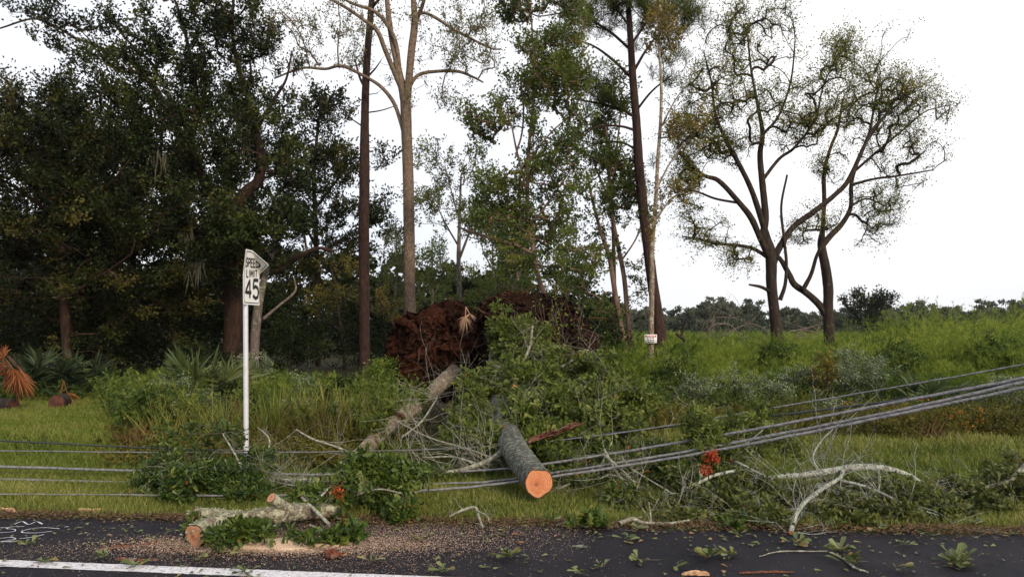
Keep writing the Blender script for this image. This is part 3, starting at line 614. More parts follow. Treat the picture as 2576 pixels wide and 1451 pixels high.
tree('twin_stems', 'cluster of three slim brown stems left of the pine with the notice', 25, PINKBARK, GUMLEAF, [
    [(1572, 960, 17), (1570, 872, 15), (1558, 800, 13), (1548, 740, 13), (1533, 650, 12), (1510, 580, 9), (1490, 500, 7), (1475, 430, 5)],
    [(1590, 960, 14), (1587, 872, 13), (1577, 780, 12), (1570, 700, 12), (1555, 620, 11), (1540, 540, 9), (1533, 450, 8), (1528, 370, 7), (1520, 300, 5), (1510, 220, 3)],
    [(1550, 960, 13), (1547, 860, 12), (1545, 720, 11), (1543, 600, 9), (1540, 500, 7), (1548, 400, 6), (1560, 300, 4), (1565, 220, 3)], [(1540, 520, 6), (1510, 450, 5), (1490, 400, 3)], [(1560, 660, 5), (1600, 600, 4), (1620, 540, 3)]],
    [(1500, 420, 25, 70, 60, 1.5, 40), (1540, 260, 25, 60, 60, 1.5, 30), (1500, 600, 25, 60, 60, 1.5, 40), (1470, 700, 25, 50, 50, 1.5, 26), (1560, 520, 25, 50, 60, 1.5, 24), (1600, 700, 25, 30, 60, 1, 10), (1480, 520, 24.5, 60, 50, 1.3, 26), (1560, 400, 25, 50, 60, 1.4, 30), (1500, 330, 25, 50, 60, 1.4, 26), (1610, 600, 25, 30, 60, 1, 16), (1590, 480, 25, 40, 60, 1.2, 20), (1530, 770, 25, 40, 40, 1.2, 16), (1440, 570, 25, 40, 60, 1.2, 20)],
    k=62, rad=.42, ll=.065, lw=.05, bias=.42, r0=.009)
tree('tall_pine', 'tall dark pine with sweeping boughs and needle tufts, right of the sweetgum', 24, PINEBARK, NEEDLE, [
    [(1672, 960, 38), (1662, 860, 33), (1652, 780, 29), (1640, 700, 27), (1622, 560, 26), (1608, 420, 24), (1600, 300, 21), (1592, 200, 19), (1586, 100, 16), (1580, 0, 13), (1575, -80, 10)],
    [(1598, 295, 8), (1560, 275, 7), (1510, 262, 6), (1440, 248, 4)], [(1590, 130, 8), (1540, 85, 7), (1490, 50, 5), (1450, 10, 3)], [(1592, 200, 8), (1540, 150, 7), (1490, 115, 5), (1440, 100, 3)],
    [(1603, 330, 7), (1560, 318, 6), (1500, 320, 5), (1460, 350, 3)], [(1606, 380, 6), (1560, 358, 6), (1500, 362, 4), (1460, 380, 3)], [(1610, 420, 5), (1580, 400, 5), (1550, 410, 3)],
    [(1594, 180, 8), (1630, 120, 6), (1680, 60, 5), (1720, 20, 3)], [(1590, 110, 7), (1630, 50, 6), (1660, 0, 4)], [(1600, 280, 6), (1640, 230, 5), (1690, 190, 3)], [(1585, 70, 6), (1550, 20, 5), (1520, -30, 3)]],
    [(1470, 60, 24, 60, 60, 1.8, 40), (1540, 30, 24, 60, 50, 1.8, 36), (1440, 120, 24, 40, 40, 1.4, 16), (1500, 220, 24, 60, 40, 1.5, 18), (1520, 270, 24, 50, 30, 1.5, 14), (1660, 60, 24, 70, 60, 1.8, 50), (1720, 40, 24, 50, 60, 1.5, 28), (1690, 150, 24, 50, 60, 1.5, 24), (1600, 30, 24, 50, 40, 1.5, 20), (1620, 480, 24, 40, 60, 1.2, 8)],
    k=96, rad=.32, ll=.20, lw=.012, bias=.42, tc=.2)
tree('vine_clad_tree', 'slim lichen-pale trunk with yellowing vine, carrying the small notice', 21.5, WORNBARK, YELLOWLEAF, [
    [(1637, 960, 14), (1638, 860, 14), (1639, 790, 13), (1640, 700, 13), (1640, 620, 12), (1650, 500, 10), (1655, 400, 9), (1662, 300, 8), (1663, 200, 7), (1657, 110, 6), (1660, 20, 5), (1662, -60, 4)],
    [(1650, 480, 5), (1680, 420, 4), (1720, 360, 3)], [(1645, 560, 5), (1690, 500, 4), (1740, 470, 3)], [(1658, 330, 4), (1700, 250, 3), (1740, 200, 2)]],
    [(1660, 70, 21.5, 30, 60, .8, 26), (1690, 110, 21.5, 30, 30, .8, 8), (1720, 320, 21.5, 50, 60, 1, 20), (1700, 480, 21.5, 50, 60, 1, 18), (1650, 560, 21.5, 20, 60, .6, 10)],
    k=48, rad=.3, ll=.06, lw=.045, bias=.5)
tree('spreading_oak', 'dark wide-spreading tree with low forks standing in the green field', 27, DARKBARK, RIGHTLEAF, [
    [(1958, 960, 36), (1955, 860, 31), (1950, 800, 27), (1941, 720, 27), (1940, 650, 29), (1932, 612, 24), (1921, 590, 20), (1925, 542, 18), (1917, 455, 16), (1912, 390, 14), (1918, 334, 12), (1905, 260, 8), (1890, 180, 6), (1880, 90, 4)],
    [(1940, 655, 22), (1912, 598, 16), (1890, 550, 16), (1860, 511, 14), (1808, 455, 12), (1765, 438, 9), (1709, 381, 6)],
    [(1934, 610, 17), (1895, 490, 14), (1865, 425, 12), (1830, 360, 10), (1800, 290, 8), (1790, 210, 5), (1770, 130, 3)],
    [(1945, 660, 20), (1958, 628, 17), (1995, 572, 15), (2047, 533, 14), (2100, 490, 12), (2133, 455, 12), (2168, 381, 10), (2190, 334, 8), (2224, 295, 6), (2290, 235, 4)],
    [(1935, 650, 10), (1885, 622, 9), (1800, 612, 7), (1750, 600, 5), (1715, 595, 3)],
    [(1940, 735, 9), (1915, 722, 8), (1885, 716, 5)],
    [(1962, 755, 11), (1975, 715, 9), (1978, 660, 8), (1972, 600, 7), (1965, 520, 6), (1980, 440, 5)],
    [(1917, 455, 9), (1960, 400, 8), (2000, 370, 7), (2050, 300, 6), (2070, 220, 4), (2100, 150, 3)],
    [(1918, 340, 8), (1960, 290, 6), (1990, 200, 5), (2000, 100, 3)],
    [(1860, 511, 7), (1800, 500, 6), (1740, 480, 5), (1700, 500, 3)]],
    [(1800, 220, 27, 70, 90, 2.5, 80), (1850, 100, 27, 60, 70, 2, 64), (1950, 90, 27, 70, 70, 2, 64), (1790, 330, 27, 90, 80, 2.5, 106), (1890, 290, 27, 70, 80, 2, 70), (2030, 220, 27, 80, 90, 2.5, 70), (1990, 340, 27, 60, 50, 2, 42),
     (2070, 300, 27, 60, 60, 2, 45), (1770, 590, 27, 60, 50, 1.8, 42), (1740, 430, 26.5, 50, 50, 1.5, 38), (1860, 640, 26.5, 40, 40, 1.2, 19), (1730, 300, 27, 50, 90, 2, 40), (1830, 400, 27, 50, 40, 1.5, 26), (2110, 130, 27, 60, 50, 2, 35), (2230, 260, 27.5, 60, 50, 2, 32), (1720, 520, 27, 40, 60, 1.5, 26)],
    k=52, rad=.62, ll=.054, lw=.036, up=.7, r0=.0125, tw=.004, wig=.07, tc=.26, bias=.5)
tree('wind_swept_tree', 'dark tree with crossing double stem, crown thinning out to the right', 28.5, DARKBARK, RIGHTLEAF, [
    [(2088, 960, 30), (2086, 870, 26), (2083, 780, 25), (2084, 730, 25), (2078, 680, 24), (2066, 615, 20), (2070, 570, 12), (2073, 500, 11), (2073, 433, 10), (2090, 370, 8), (2107, 325, 7), (2120, 250, 4)],
    [(2084, 800, 20), (2062, 768, 18), (2030, 738, 17), (1998, 715, 16), (1985, 690, 14), (1965, 655, 12), (1950, 640, 10)],
    [(2020, 728, 12), (2040, 690, 10), (2052, 650, 9), (2064, 620, 7)],
    [(2066, 620, 17), (2090, 592, 15), (2120, 560, 13), (2140, 520, 11), (2142, 459, 10), (2160, 400, 8), (2185, 340, 7), (2200, 260, 5), (2215, 180, 3)],
    [(2142, 465, 8), (2200, 450, 6), (2263, 442, 5), (2346, 428, 3)], [(2150, 430, 7), (2220, 370, 6), (2280, 320, 5), (2330, 280, 3), (2400, 262, 2)],
    [(2138, 520, 6), (2180, 500, 5), (2230, 520, 3)], [(2165, 380, 6), (2240, 270, 5), (2290, 200, 3)]],
    [(2210, 230, 28.5, 70, 70, 2.3, 69), (2290, 260, 28.5, 70, 60, 2, 60), (2230, 340, 28.5, 80, 60, 2, 54), (2350, 290, 28.5, 50, 40, 1.5, 21), (2130, 270, 28.5, 60, 60, 2, 45), (2210, 490, 28.5, 60, 70, 1.8, 54), (2190, 570, 28.5, 50, 40, 1.5, 30),
     (2270, 400, 28.5, 70, 50, 2, 30), (2060, 560, 28, 60, 30, 1.2, 33), (2080, 420, 28, 40, 40, 1.2, 18), (2010, 600, 28, 30, 30, 1, 12), (2190, 150, 28.5, 60, 50, 2, 21)],
    k=48, rad=.62, ll=.052, lw=.034, up=.7, r0=.0115, tw=.004, wig=.07, tc=.26, bias=.45)
tree('bare_snag', 'small half-bare tree against the far woods, right of the wind-swept tree', 90, DARKBARK, BACKLEAF, [
    [(2190, 840, 8), (2190, 800, 7), (2185, 770, 5), (2170, 740, 3)], [(2190, 800, 5), (2210, 765, 4), (2225, 745, 2)], [(2188, 810, 4), (2160, 780, 3), (2145, 760, 2)]],
    [(2160, 760, 90, 25, 25, 3, 30), (2215, 765, 90, 30, 25, 3, 34), (2190, 800, 90, 45, 25, 3, 30)], k=36, rad=.9, ll=.3, lw=.12, r0=.04, tw=.03)
# thinner trees far behind the root plates
gp = 'slim trees far behind the root plates'
bgt = [('slim background tree nearest the pale forked trunk, seen past its right side', 1085, 820, 620, 46), ('slim background stems left of the pale forked trunk', 990, 820, 600, 44),
       ('background sapling above the gap between the two root plates', 1240, 800, 560, 42), ('thin pale background stem directly above the larger root plate', 1300, 800, 520, 33),
       ('pair-like thin stem at the left shoulder of the larger root plate, behind the sweetgum', 1265, 800, 570, 36), ('thin background tree just right of the slender two-stemmed tree', 1200, 830, 690, 60),
       ('pale leaning background stem behind the sweetgum trunk', 1420, 820, 560, 40)]
for lb, x, yb, yt, d in bgt:
    xt = x+random.uniform(-15, 15); h = yb-yt
    tree('background_tree', lb, d, GREYBARK, random.choice([GUMLEAF, HICKLEAF]), [[(x, yb+40, 8), (x+3, yb-h*.3, 7), (xt, yb-h*.6, 5), (xt, yt-20, 3)], [(x+2, yb-h*.35, 4), (x+25, yb-h*.6, 3), (x+30, yt, 2)], [(xt, yb-h*.5, 4), (xt-25, yb-h*.7, 3)]],
         [(xt, yt+h*.15, d, 48, h*.25, 2, 34), (xt+10, yt+h*.45, d, 55, h*.2, 2, 30), (xt-15, yt+h*.75, d, 60, h*.18, 2, 26)], k=50, rad=.6, ll=.12, lw=.07, r0=.01, group=gp)
tree('yellowing_tree', 'small yellow-leaved tree in the dark wood left of the red-barked pine', 30, DARKBARK, YELLOWLEAF, [
    [(868, 930, 10), (862, 850, 9), (850, 780, 7), (840, 720, 5), (830, 660, 3)], [(860, 830, 6), (820, 790, 4), (790, 770, 3)], [(852, 780, 5), (880, 730, 4), (900, 690, 2)]],
    [(820, 720, 30, 50, 50, 1.5, 24), (880, 720, 30, 40, 60, 1.5, 22), (800, 780, 30, 50, 40, 1.5, 18), (960, 770, 32, 50, 40, 1.5, 18)], k=48, rad=.45, ll=.09, lw=.06, bias=.35)

# understory shrubs that close the wood on the left
def shrub(name, label, px, py, d, rx, ry, rd, n, leafm, k=72, rad=.4, ll=.08, lw=.05, group=None, bias=.4, flowers=0, bark=DARKBARK, tc=.2, zb=.1, shape='diamond', cat='shrub'):
    base = P(px, py, d); base[2] = float(ground(base[0], base[1]))
    th = thing(name, label, cat, base, group)
    T = blob(px, py, d, rx, ry, rd, n, .25); T = T[T[:, 2] > ground(T[:, 0], T[:, 1])+.1]
    wood = MB(); nst = 5; limbs = []
    for i in range(nst):
        e = T[rng.integers(len(T))]; b0 = base+[random.uniform(-.15, .15), random.uniform(-.15, .15), -.05]
        limbs.append(np.array([[*b0, .02], [*(b0*.4+e*.6-[0, 0, .1]), .012], [*e, .005]]))
    grow(wood, limbs, T, r0=.003, maxr=.02, sides=3, steps=3)
    wood.build('stems', bark, th)
    m = MB(); clump_leaves(m, T, k, rad, ll, lw, bias=bias, tc=tc, zb=zb, shape=shape)
    m.build('foliage', leafm, th, smooth=False)
    if flowers:
        m = MB(); C = P(px, py, d); up = T[(T[:, 2] > C[2]-.35*ry*d/F)]
        idx = rng.integers(0, len(up), int(flowers*.7)//24); c = up[idx]+rng.normal(size=(len(idx), 3))*rad*.35+[0, -.1, rad*.35]
        p = np.repeat(c, 24, 0)+rng.normal(size=(len(c)*24, 3))*[.05, .05, .028]
        leaves(m, p, rdir(len(p), .8), .028, .022, .5+.25*rng.normal(size=len(p)).clip(-2, 2), shape='diamond')
        m.build('flower_heads', FLOWER, th, smooth=False)['kind'] = 'stuff'
    return th
us = [('dark thicket shrub at the far left behind the palmettos', 60, 840, 25, 190, 120, 2, 120), ('dark thicket shrub behind the red-brown left trunk', 260, 860, 25, 150, 110, 2, 100),
      ('dark thicket shrub filling the shade left of the live oak', 430, 830, 25, 150, 130, 2, 120), ('thicket shrub in the gap right of the leaning trunk', 720, 830, 27, 90, 100, 2, 90),
      ('thicket shrub below the yellow-leaved tree', 850, 870, 31, 120, 70, 2, 70), ('low dark shrub in front of the live oak trunk', 530, 930, 20, 60, 50, 1, 30), ('thicket shrub behind the left root plate', 980, 840, 34, 70, 60, 2, 40),
      ('olive shrub under the slim stems, right of the larger root plate', 1500, 860, 24, 70, 50, 1.5, 30)]
for lb, x, y, d, rx, ry, rd, n in us:
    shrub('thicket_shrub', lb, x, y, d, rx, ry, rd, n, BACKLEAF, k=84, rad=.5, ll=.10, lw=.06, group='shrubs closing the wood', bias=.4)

# far woods: one mass behind the left trees, one beyond the field
def far_wood(name, x0, x1, d0, d1, n, h0, h1, leafm, k, lsize, seed):
    m = MB(); r_ = np.random.default_rng(seed)
    for i in range(n):
        d = r_.uniform(d0, d1); px = r_.uniform(x0, x1); x = (px-CX)/F*d; h = r_.uniform(h0, h1)*(.86+.2*math.sin(px*.013)*math.sin(px*.005+1))
        z0 = float(ground(x, d)); th_ = h*r_.uniform(.3, .5)
        m.tube(np.array([[x, d, z0], [x+r_.normal()*.2, d, z0+h*.5], [x+r_.normal()*.3, d, z0+h*.92]]), [h*.018, h*.013, h*.004], 4, .4, mi=1)
        p = np.stack([x+r_.normal(size=k*2)*h*.3, d+r_.normal(size=k*2), z0+h*.45*r_.random(k*2)], -1); leaves(m, p, rdir(k*2, .2), lsize, lsize*.6, .25+.15*r_.random(k*2))
        nb = r_.integers(7, 13); t = r_.uniform(.1, .8)
        for b_ in range(nb):
            f = r_.random(); c = np.array([x, d, z0+th_+(h-th_)*f]); rr = h*(.13*(1-.45*f)+.05)
            c = c+r_.normal(size=3)*[rr*1.2, rr*1.2, .05*h]
            p = c+unit(r_.normal(size=(k, 3)))*(r_.random((k, 1))**.4)*[rr, rr, rr*.5]
            leaves(m, p, rdir(k, .2), lsize, lsize*.6, np.clip(t+r_.normal(size=k)*.12, 0, 1))
    return tag(m.build(name, [leafm, GREYBARK], smooth=False), kind='stuff')
FARLEAF = leafmat('far_leaf', [(.035, .052, .030), (.06, .078, .045), (.085, .10, .06), (.12, .11, .08)], .2, .7, .15)
fw = far_wood('far_treeline', 1450, 2750, 150, 215, 320, 3.4, 7.4, FARLEAF, 60, .6, 5)
tag(fw, 'distant line of pines and oaks beyond the green field', 'trees')
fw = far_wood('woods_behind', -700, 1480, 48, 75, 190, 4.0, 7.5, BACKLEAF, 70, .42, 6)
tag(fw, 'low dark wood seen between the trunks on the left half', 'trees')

# ------------------------------------------------------------------ grasses and weeds
def scatter(n, x0, x1, y0, y1):
    return rng.uniform(x0, x1, n), rng.uniform(y0, y1, n)
def in_view(x, y, pad=120): px = CX+x/y*F; return (px > -pad) & (px < 2576+pad)
def grass(name, label, x, y, h, w_, mat, droop=.35, tb=.5, lean=.35, patch=.2):
    n = len(x); b = GP(x, y)
    pn = np.sin(x*2.3+np.sin(y*3.1)*1.3)*np.sin(y*2.9+x*.7)
    d = rdir(n, 0, 0)*lean+[0, 0, 1]; d = unit(d+rng.normal(size=(n, 3))*.1)
    m = MB(); L = h*(.5+.9*rng.random(n))*(1+.3*pn)
    t = np.clip(tb+patch*pn+rng.normal(size=n)*.2, 0, 1)
    blades(m, b, d, L, w_*(.7+.6*rng.random(n)), droop*(.4+rng.random(n)), t)
    return tag(m.build(name, mat, smooth=False), label, 'grass', kind='stuff')
x, y = scatter(190000, -9, 9, 6.7, 9.3); e = y-yedge(x); k = (e > .12+.08*np.sin(x*4)+rng.random(len(x))**3*.5) & (e < 2.3) & in_view(x, y); x, y = x[k], y[k]
grass('verge_grass', 'short yellow-green grass along the road edge', x, y, .085, .007, GRASS, .3, .5)
x, y = scatter(90000, -10, 12, 8.9, 12.2); e = y-yedge(x); k = (e > 2.0) & (e < 4.9) & in_view(x, y) & (rng.random(len(x)) < .75); x, y = x[k], y[k]
grass('ditch_grass', 'taller rank grass in the ditch under the cables', x, y, .22, .009, LAWN, .5, .42, .4)
x, y = scatter(170000, -15, -2.5, 11, 22); k = in_view(x, y) & (CX+x/y*F < 760); x, y = x[k], y[k]
grass('lawn_grass', 'mown green grass beyond the ditch at left', x, y, .11, .016, LAWN, .3, .66)
x, y = scatter(70000, 1, 11, 10.5, 14); k = in_view(x, y); x, y = x[k], y[k]
grass('field_edge_grass', 'bright green grass under the cables at right', x, y, .16, .012, GRASS, .45, .58)

def weedpatch(name, label, x, y, h, mat, k=14, ll=.06, lw=.02, stems=1, droop=.25, lean=.35, tb=.45, shape='diamond', flower=0, fmat=None, spread=.8, stemw=.006, patch=.2):
    n = len(x); b = GP(x, y); b = np.repeat(b, stems, 0); n = len(b); b[:, :2] += rng.normal(size=(n, 2))*.05
    d = unit(rdir(n, 0, 0)*lean*rng.random((n, 1))*1.5+[0, 0, 1]); L = h*(.55+.6*rng.random(n))
    pn = np.sin(b[:, 0]*1.7+np.sin(b[:, 1]*2.1))*np.sin(b[:, 1]*1.9)
    L = L*(1+.22*pn); t = np.clip(tb+patch*pn+rng.normal(size=n)*.12, 0, 1)
    m = MB(); tip = sprays(m, b, d, L, droop, k, ll, lw, t, stemw=stemw, shape=shape, spread=spread)
    mats = [mat]
    if flower:
        s = rng.random(n) < flower; c = np.repeat(tip[s], 14, 0); c = c+rng.normal(size=c.shape)*[.05, .05, .03]
        leaves(m, c, rdir(len(c), .5), .03, .025, .5+.3*rng.normal(size=len(c)).clip(-1, 1), 1); mats.append(fmat)
    return tag(m.build(name, mats, smooth=False), label, 'weeds', kind='stuff')
def cl_h(x, y, s_=1.3):
    return 1+.28*np.sin(x*s_+np.sin(y*.8)*1.5)*np.sin(y*s_*.9+x*.5)
def patch(n, px0, px1, d0, d1, clump=0.0):
    px = rng.uniform(px0, px1, n); d = np.sqrt(rng.uniform(d0**2, d1**2, n)); x, y = (px-CX)/F*d, d
    if clump:
        nc = max(6, n//22); a = rng.integers(0, nc, n); k = rng.random(n) < .75; x = np.where(k, x[a]+rng.normal(size=n)*clump, x); y = np.where(k, np.clip(y[a]+rng.normal(size=n)*clump, d0, d1+.5), y)
    return x, y
x, y = patch(2500, 330, 1000, 12.2, 18, .3); k = rng.random(len(x)) < .35+.65*sm(11.5, 14, y-((x+6)**2)*0); x, y = x[k], y[k]
weedpatch('tall_weeds', 'tall mixed green weeds behind the sign pole', x, y, .95, WEED, k=26, ll=.085, lw=.034, lean=.5, tb=.5, patch=.32)
x, y = patch(1500, 340, 960, 11.8, 16, .22)
m = MB(); b = GP(x, y); n = len(x); d = unit(rdir(n, 0, 0)*.3+[0, 0, 1]); pn = np.sin(x*1.5)*np.sin(y*2)
idx = np.repeat(np.arange(n), 3); blades(m, b[idx]+rng.normal(size=(len(idx), 3))*[.06, .06, 0], unit(d[idx]+rng.normal(size=(len(idx), 3))*.15), .95*(.5+.6*rng.random(len(idx))), .011, .5*rng.random(len(idx)), np.clip(.5+.3*pn[idx]+rng.normal(size=len(idx))*.2, 0, 1))
tag(m.build('tall_grass', DRYWEED, smooth=False), 'tall tan and green grass stems behind the sign pole', 'grass', kind='stuff')
x, y = patch(2600, 330, 900, 11.0, 13.0, .25)
weedpatch('bramble_edge', 'low brambly weeds along the far side of the ditch', x, y, .42, OLIVEWEED, k=20, ll=.05, lw=.028, lean=.7, droop=.5)
x, y = patch(6000, 1480, 2650, 12.0, 17.5, .3)
weedpatch('meadow_weeds', 'olive weeds dotted with small orange flowers at right', x, y, .62, OLIVEWEED, k=22, ll=.05, lw=.018, lean=.5, flower=.006, fmat=ORANGE)
x, y = patch(2600, 1480, 2650, 13.0, 18, .25)
weedpatch('leafy_weeds', 'leafy green weeds mixed through the olive weeds', x, y, .80, WEED, k=30, ll=.05, lw=.02, lean=.45)
# orange blooms near the cables
x, y = patch(20, 2230, 2540, 11.6, 13.2); 
weedpatch('orange_flowers', 'loose patch of orange flowers below the rising cables', x, y, .55, OLIVEWEED, k=10, ll=.05, lw=.02, flower=1.0, fmat=ORANGE)

# feathery dog fennel
bushx, bushy, bushh = [], [], []
def fennel(name, label, x, y, h, stems=5, k=70, big=1.0, tb=.5, lean=.38, tvar=.12):
    n = len(x); b = np.repeat(GP(x, y), stems, 0); N = len(b); b[:, :2] += rng.normal(size=(N, 2))*.14*big
    hh = np.repeat(h, stems)*(.65+.45*rng.random(N))
    d = unit(rdir(N, 0, 0)*lean*rng.random((N, 1))*1.5+[0, 0, 1]+np.array([.08, 0, 0])); m = MB()
    t = np.repeat(np.clip(tb+rng.normal(size=n)*tvar+.5*(cl_h(x, y, 1.9)-1), 0, 1), stems)
    blades(m, b, d, hh, .012, .28, t*.4)
    # plumes: side shoots from the upper stem, each with thread leaves
    kp = 9; idx = np.repeat(np.arange(N), kp); s = .3+.7*rng.random(N*kp)
    pb = arch(b[idx], d[idx], hh[idx], np.full(N*kp, .28), s); pd = unit(d[idx]*1.1+rdir(N*kp, .1)*.8); pl = hh[idx]*.34*(1.35-s)
    kt = max(2, k//kp); id2 = np.repeat(np.arange(N*kp), kt); s2 = rng.random(len(id2))
    pos = arch(pb[id2], pd[id2], pl[id2], np.full(len(id2), .5), s2)
    leaves(m, pos, unit(pd[id2]*1.0+rdir(len(id2), .1)*.5), .10*big*(.6+.8*rng.random(len(id2))), .010*big, np.clip(t[idx][id2]+rng.normal(size=len(id2))*.12+.55*(s[id2]-.6), 0, 1), shape='blade')  # tint rises up the stem: light tops and shaded bases painted in
    return tag(m.build(name, FENNEL, smooth=False), label, 'plants', kind='stuff')
# mounds: every plant arches out from one root
nb_ = 120; bd = 15.0+19*rng.random(nb_)**1.3; bpx = rng.uniform(1470, 2720, nb_)
k = ~((bd < 16.5) & (bpx < 1560)); bd, bpx = bd[k], bpx[k]; bx_ = (bpx-CX)/F*bd
bh = 1.38*(.68+.7*rng.random(len(bd)))*(1+.55*sm(2130, 2300, bpx)*sm(16, 18, bd))*np.interp(bd, [15, 18, 24, 34], [.72, .98, 1.2, 1.25])
fennel('fennel_mounds', 'feathery mounds of light green dog fennel in front of the field', bx_, bd, bh, 34, 110, 1.1, .5, lean=.60, tvar=.22)
x, y = patch(460, 1450, 2750, 23, 34, .8); px = CX+x/y*F
h = (1.42+.25*np.sin(px*.021)+.45*sm(2150, 2400, px))*(.85+.3*rng.random(len(x)))*cl_h(x, y, .9)
fennel('fennel_field', 'feathery light green dog fennel filling the field', x, y, h*.86, 4, 54, 1.5, .4)
for nm_, lb_, px_, d_, hh_ in (('a', '', 1560, 17.5, 1.3), ('a', '', 1680, 18.5, 1.35), ('a', '', 1790, 17, 1.25), ('a', '', 1900, 19, 1.5), ('a', '', 2010, 18, 1.35), ('a', '', 2120, 20, 1.6), ('a', '', 2210, 18.5, 1.75), ('a', '', 2290, 19.5, 2.0), ('a', '', 2370, 17.8, 1.85), ('a', '', 2450, 19, 1.7), ('a', '', 2540, 17, 1.5), ('a', '', 1610, 22, 1.7), ('a', '', 1760, 24, 1.8), ('a', '', 1850, 23, 1.7), ('a', '', 2060, 25, 1.9), ('a', '', 2620, 19, 1.6)):
    bushx.append((px_-CX)/F*d_); bushy.append(d_); bushh.append(hh_)
fennel('fennel_bushes', 'taller arching clumps of dog fennel standing out of the thicket', np.array(bushx), np.array(bushy), np.array(bushh), 44, 110, 1.15, .62, lean=.62)
x, y = patch(700, 1400, 2800, 34, 110); fennel('distant_fennel', 'green scrub reaching to the far woods', x, y, np.full(len(x), 1.2)*(.6+.7*rng.random(len(x))), 4, 36, 3.2, .5, tvar=.25)
x, y = patch(60, 380, 960, 14.5, 18); fennel('sprigs_by_the_wood', 'bright feathery sprigs among the weeds at left', x, y, np.full(len(x), 1.0), 4, 70)
x, y = patch(900, -100, 760, 17.5, 24); weedpatch('shade_weeds', 'low green weeds at the foot of the dark wood', x, y, .55, WEED, k=26, ll=.08, lw=.035, lean=.5, tb=.3)
x, y = patch(700, -60, 300, 20, 23.5); weedpatch('clover_bank', 'low clover-like weeds on the bank at far left', x, y, .35, WEED, k=26, ll=.06, lw=.05, lean=.6, tb=.55)

def tussock(label, px, d, h, n, mat, t, spread=.5):
    b = P(px, 1000, d); b[2] = float(ground(b[0], b[1])); th = thing('grass_tussock', label, 'grass tussock', b, 'tall grass tussocks'); m = MB()
    bb = b+rng.normal(size=(n, 3))*[.10, .10, 0]; dd = unit(rdir(n, 0, 0)*spread*rng.random((n, 1))*1.6+[0, 0, 1]); blades(m, bb, dd, h*(.5+.6*rng.random(n)), .016, .15+.75*rng.random(n), np.clip(t+rng.normal(size=n)*.2, 0, 1)); m.build('blades', mat, th, smooth=False)['kind'] = 'stuff'
for lb, px_, d_, h_, n_, mt_, t_ in (('yellow-green grass tussock just left of the sign pole', 560, 11.9, 1.15, 260, GRASS, .55), ('tan dying grass tussock behind the sign pole, left side', 590, 12.4, .95, 240, LITTER, .7), ('green arching tussock right of the sign pole', 680, 12.2, 1.2, 260, LAWN, .6), ('yellowish tussock midway between pole and hollow trunk', 760, 12.6, 1.25, 260, GRASS, .6),
      ('tan and green tussock left of the hollow trunk', 850, 12.8, 1.2, 260, GRASS, .8), ('dark green tussock behind the hollow trunk', 900, 13.4, 1.15, 240, LAWN, .4), ('reddish-tan collapsed tussock at the left foot of the weeds', 350, 11.9, .6, 200, LITTER, .6), ('pale green tussock beside the large left groundsel', 470, 12.6, 1.0, 220, GRASS, .5),
      ('bright tussock in the ditch right of the fallen crown', 1680, 11.4, .75, 200, GRASS, .65), ('green tussock below the groundsel row at right', 1760, 13.0, .8, 200, LAWN, .6), ('tan tussock under the cables at mid right', 1990, 12.2, .55, 180, GRASS, .8), ('short red-brown tussock under the rising cables', 2330, 12.0, .55, 180, LITTER, .5)):
    tussock(lb, px_, d_, h_, n_, mt_, t_)
# groundsel bushes with white bloom
gs = [('broad grey-green groundsel mass below the large groundsel bush, left part', 1930, 1000, 14.2, 70, 42, .5, 50, 1500), ('low groundsel bush at the left end of the row near the fallen crown', 1745, 985, 14.4, 45, 34, .4, 26, 700), ('groundsel bush on the right end above the cables, half hidden', 2420, 1010, 14.2, 40, 26, .4, 18, 500),
      ('larger pale groundsel bush nearest the left sapling', 500, 1045, 12.9, 70, 45, .5, 44, 1300), ('groundsel bush right of the sign pole, low in the weeds', 745, 1060, 12.8, 45, 50, .4, 30, 800),
      ('large groundsel bush topped with white bloom, above the cables at right', 2165, 945, 14.5, 58, 62, .5, 60, 2600), ('groundsel bush with sparse bloom in front of the spreading tree', 2010, 965, 15, 45, 45, .5, 34, 900),
      ('pale groundsel bush right of the fallen crown', 1850, 975, 15, 55, 40, .5, 34, 1000), ('small groundsel bush at right edge beside the cables', 2540, 985, 13.5, 45, 40, .4, 26, 600), ('tiny groundsel sprig below the largest groundsel bush', 2065, 1015, 13.5, 25, 25, .3, 12, 300),
      ('groundsel bush left of the sign pole, greyish bloom', 440, 1010, 13.5, 60, 50, .5, 40, 1300), ('groundsel bush right behind the sign pole', 640, 930, 16.5, 45, 40, .5, 28, 900), ('groundsel sprig with bloom beside the tall tan grass', 770, 990, 14.5, 35, 40, .4, 20, 500),
      ('groundsel bush between the palmetto and the live oak', 560, 950, 16, 40, 30, .4, 20, 500)]
GSLEAF = leafmat('groundsel_leaf', [(.04, .06, .03), (.07, .095, .045), (.11, .14, .065), (.16, .18, .09)], .3, .5, .3)
for lb, x, y, d, rx, ry, rd, n, fl in gs:
    shrub('groundsel_bush', lb, x, y, d, rx, ry, rd, n, GSLEAF, k=60, rad=.17, ll=.045, lw=.018, group='groundsel bushes', bias=.5, flowers=fl)
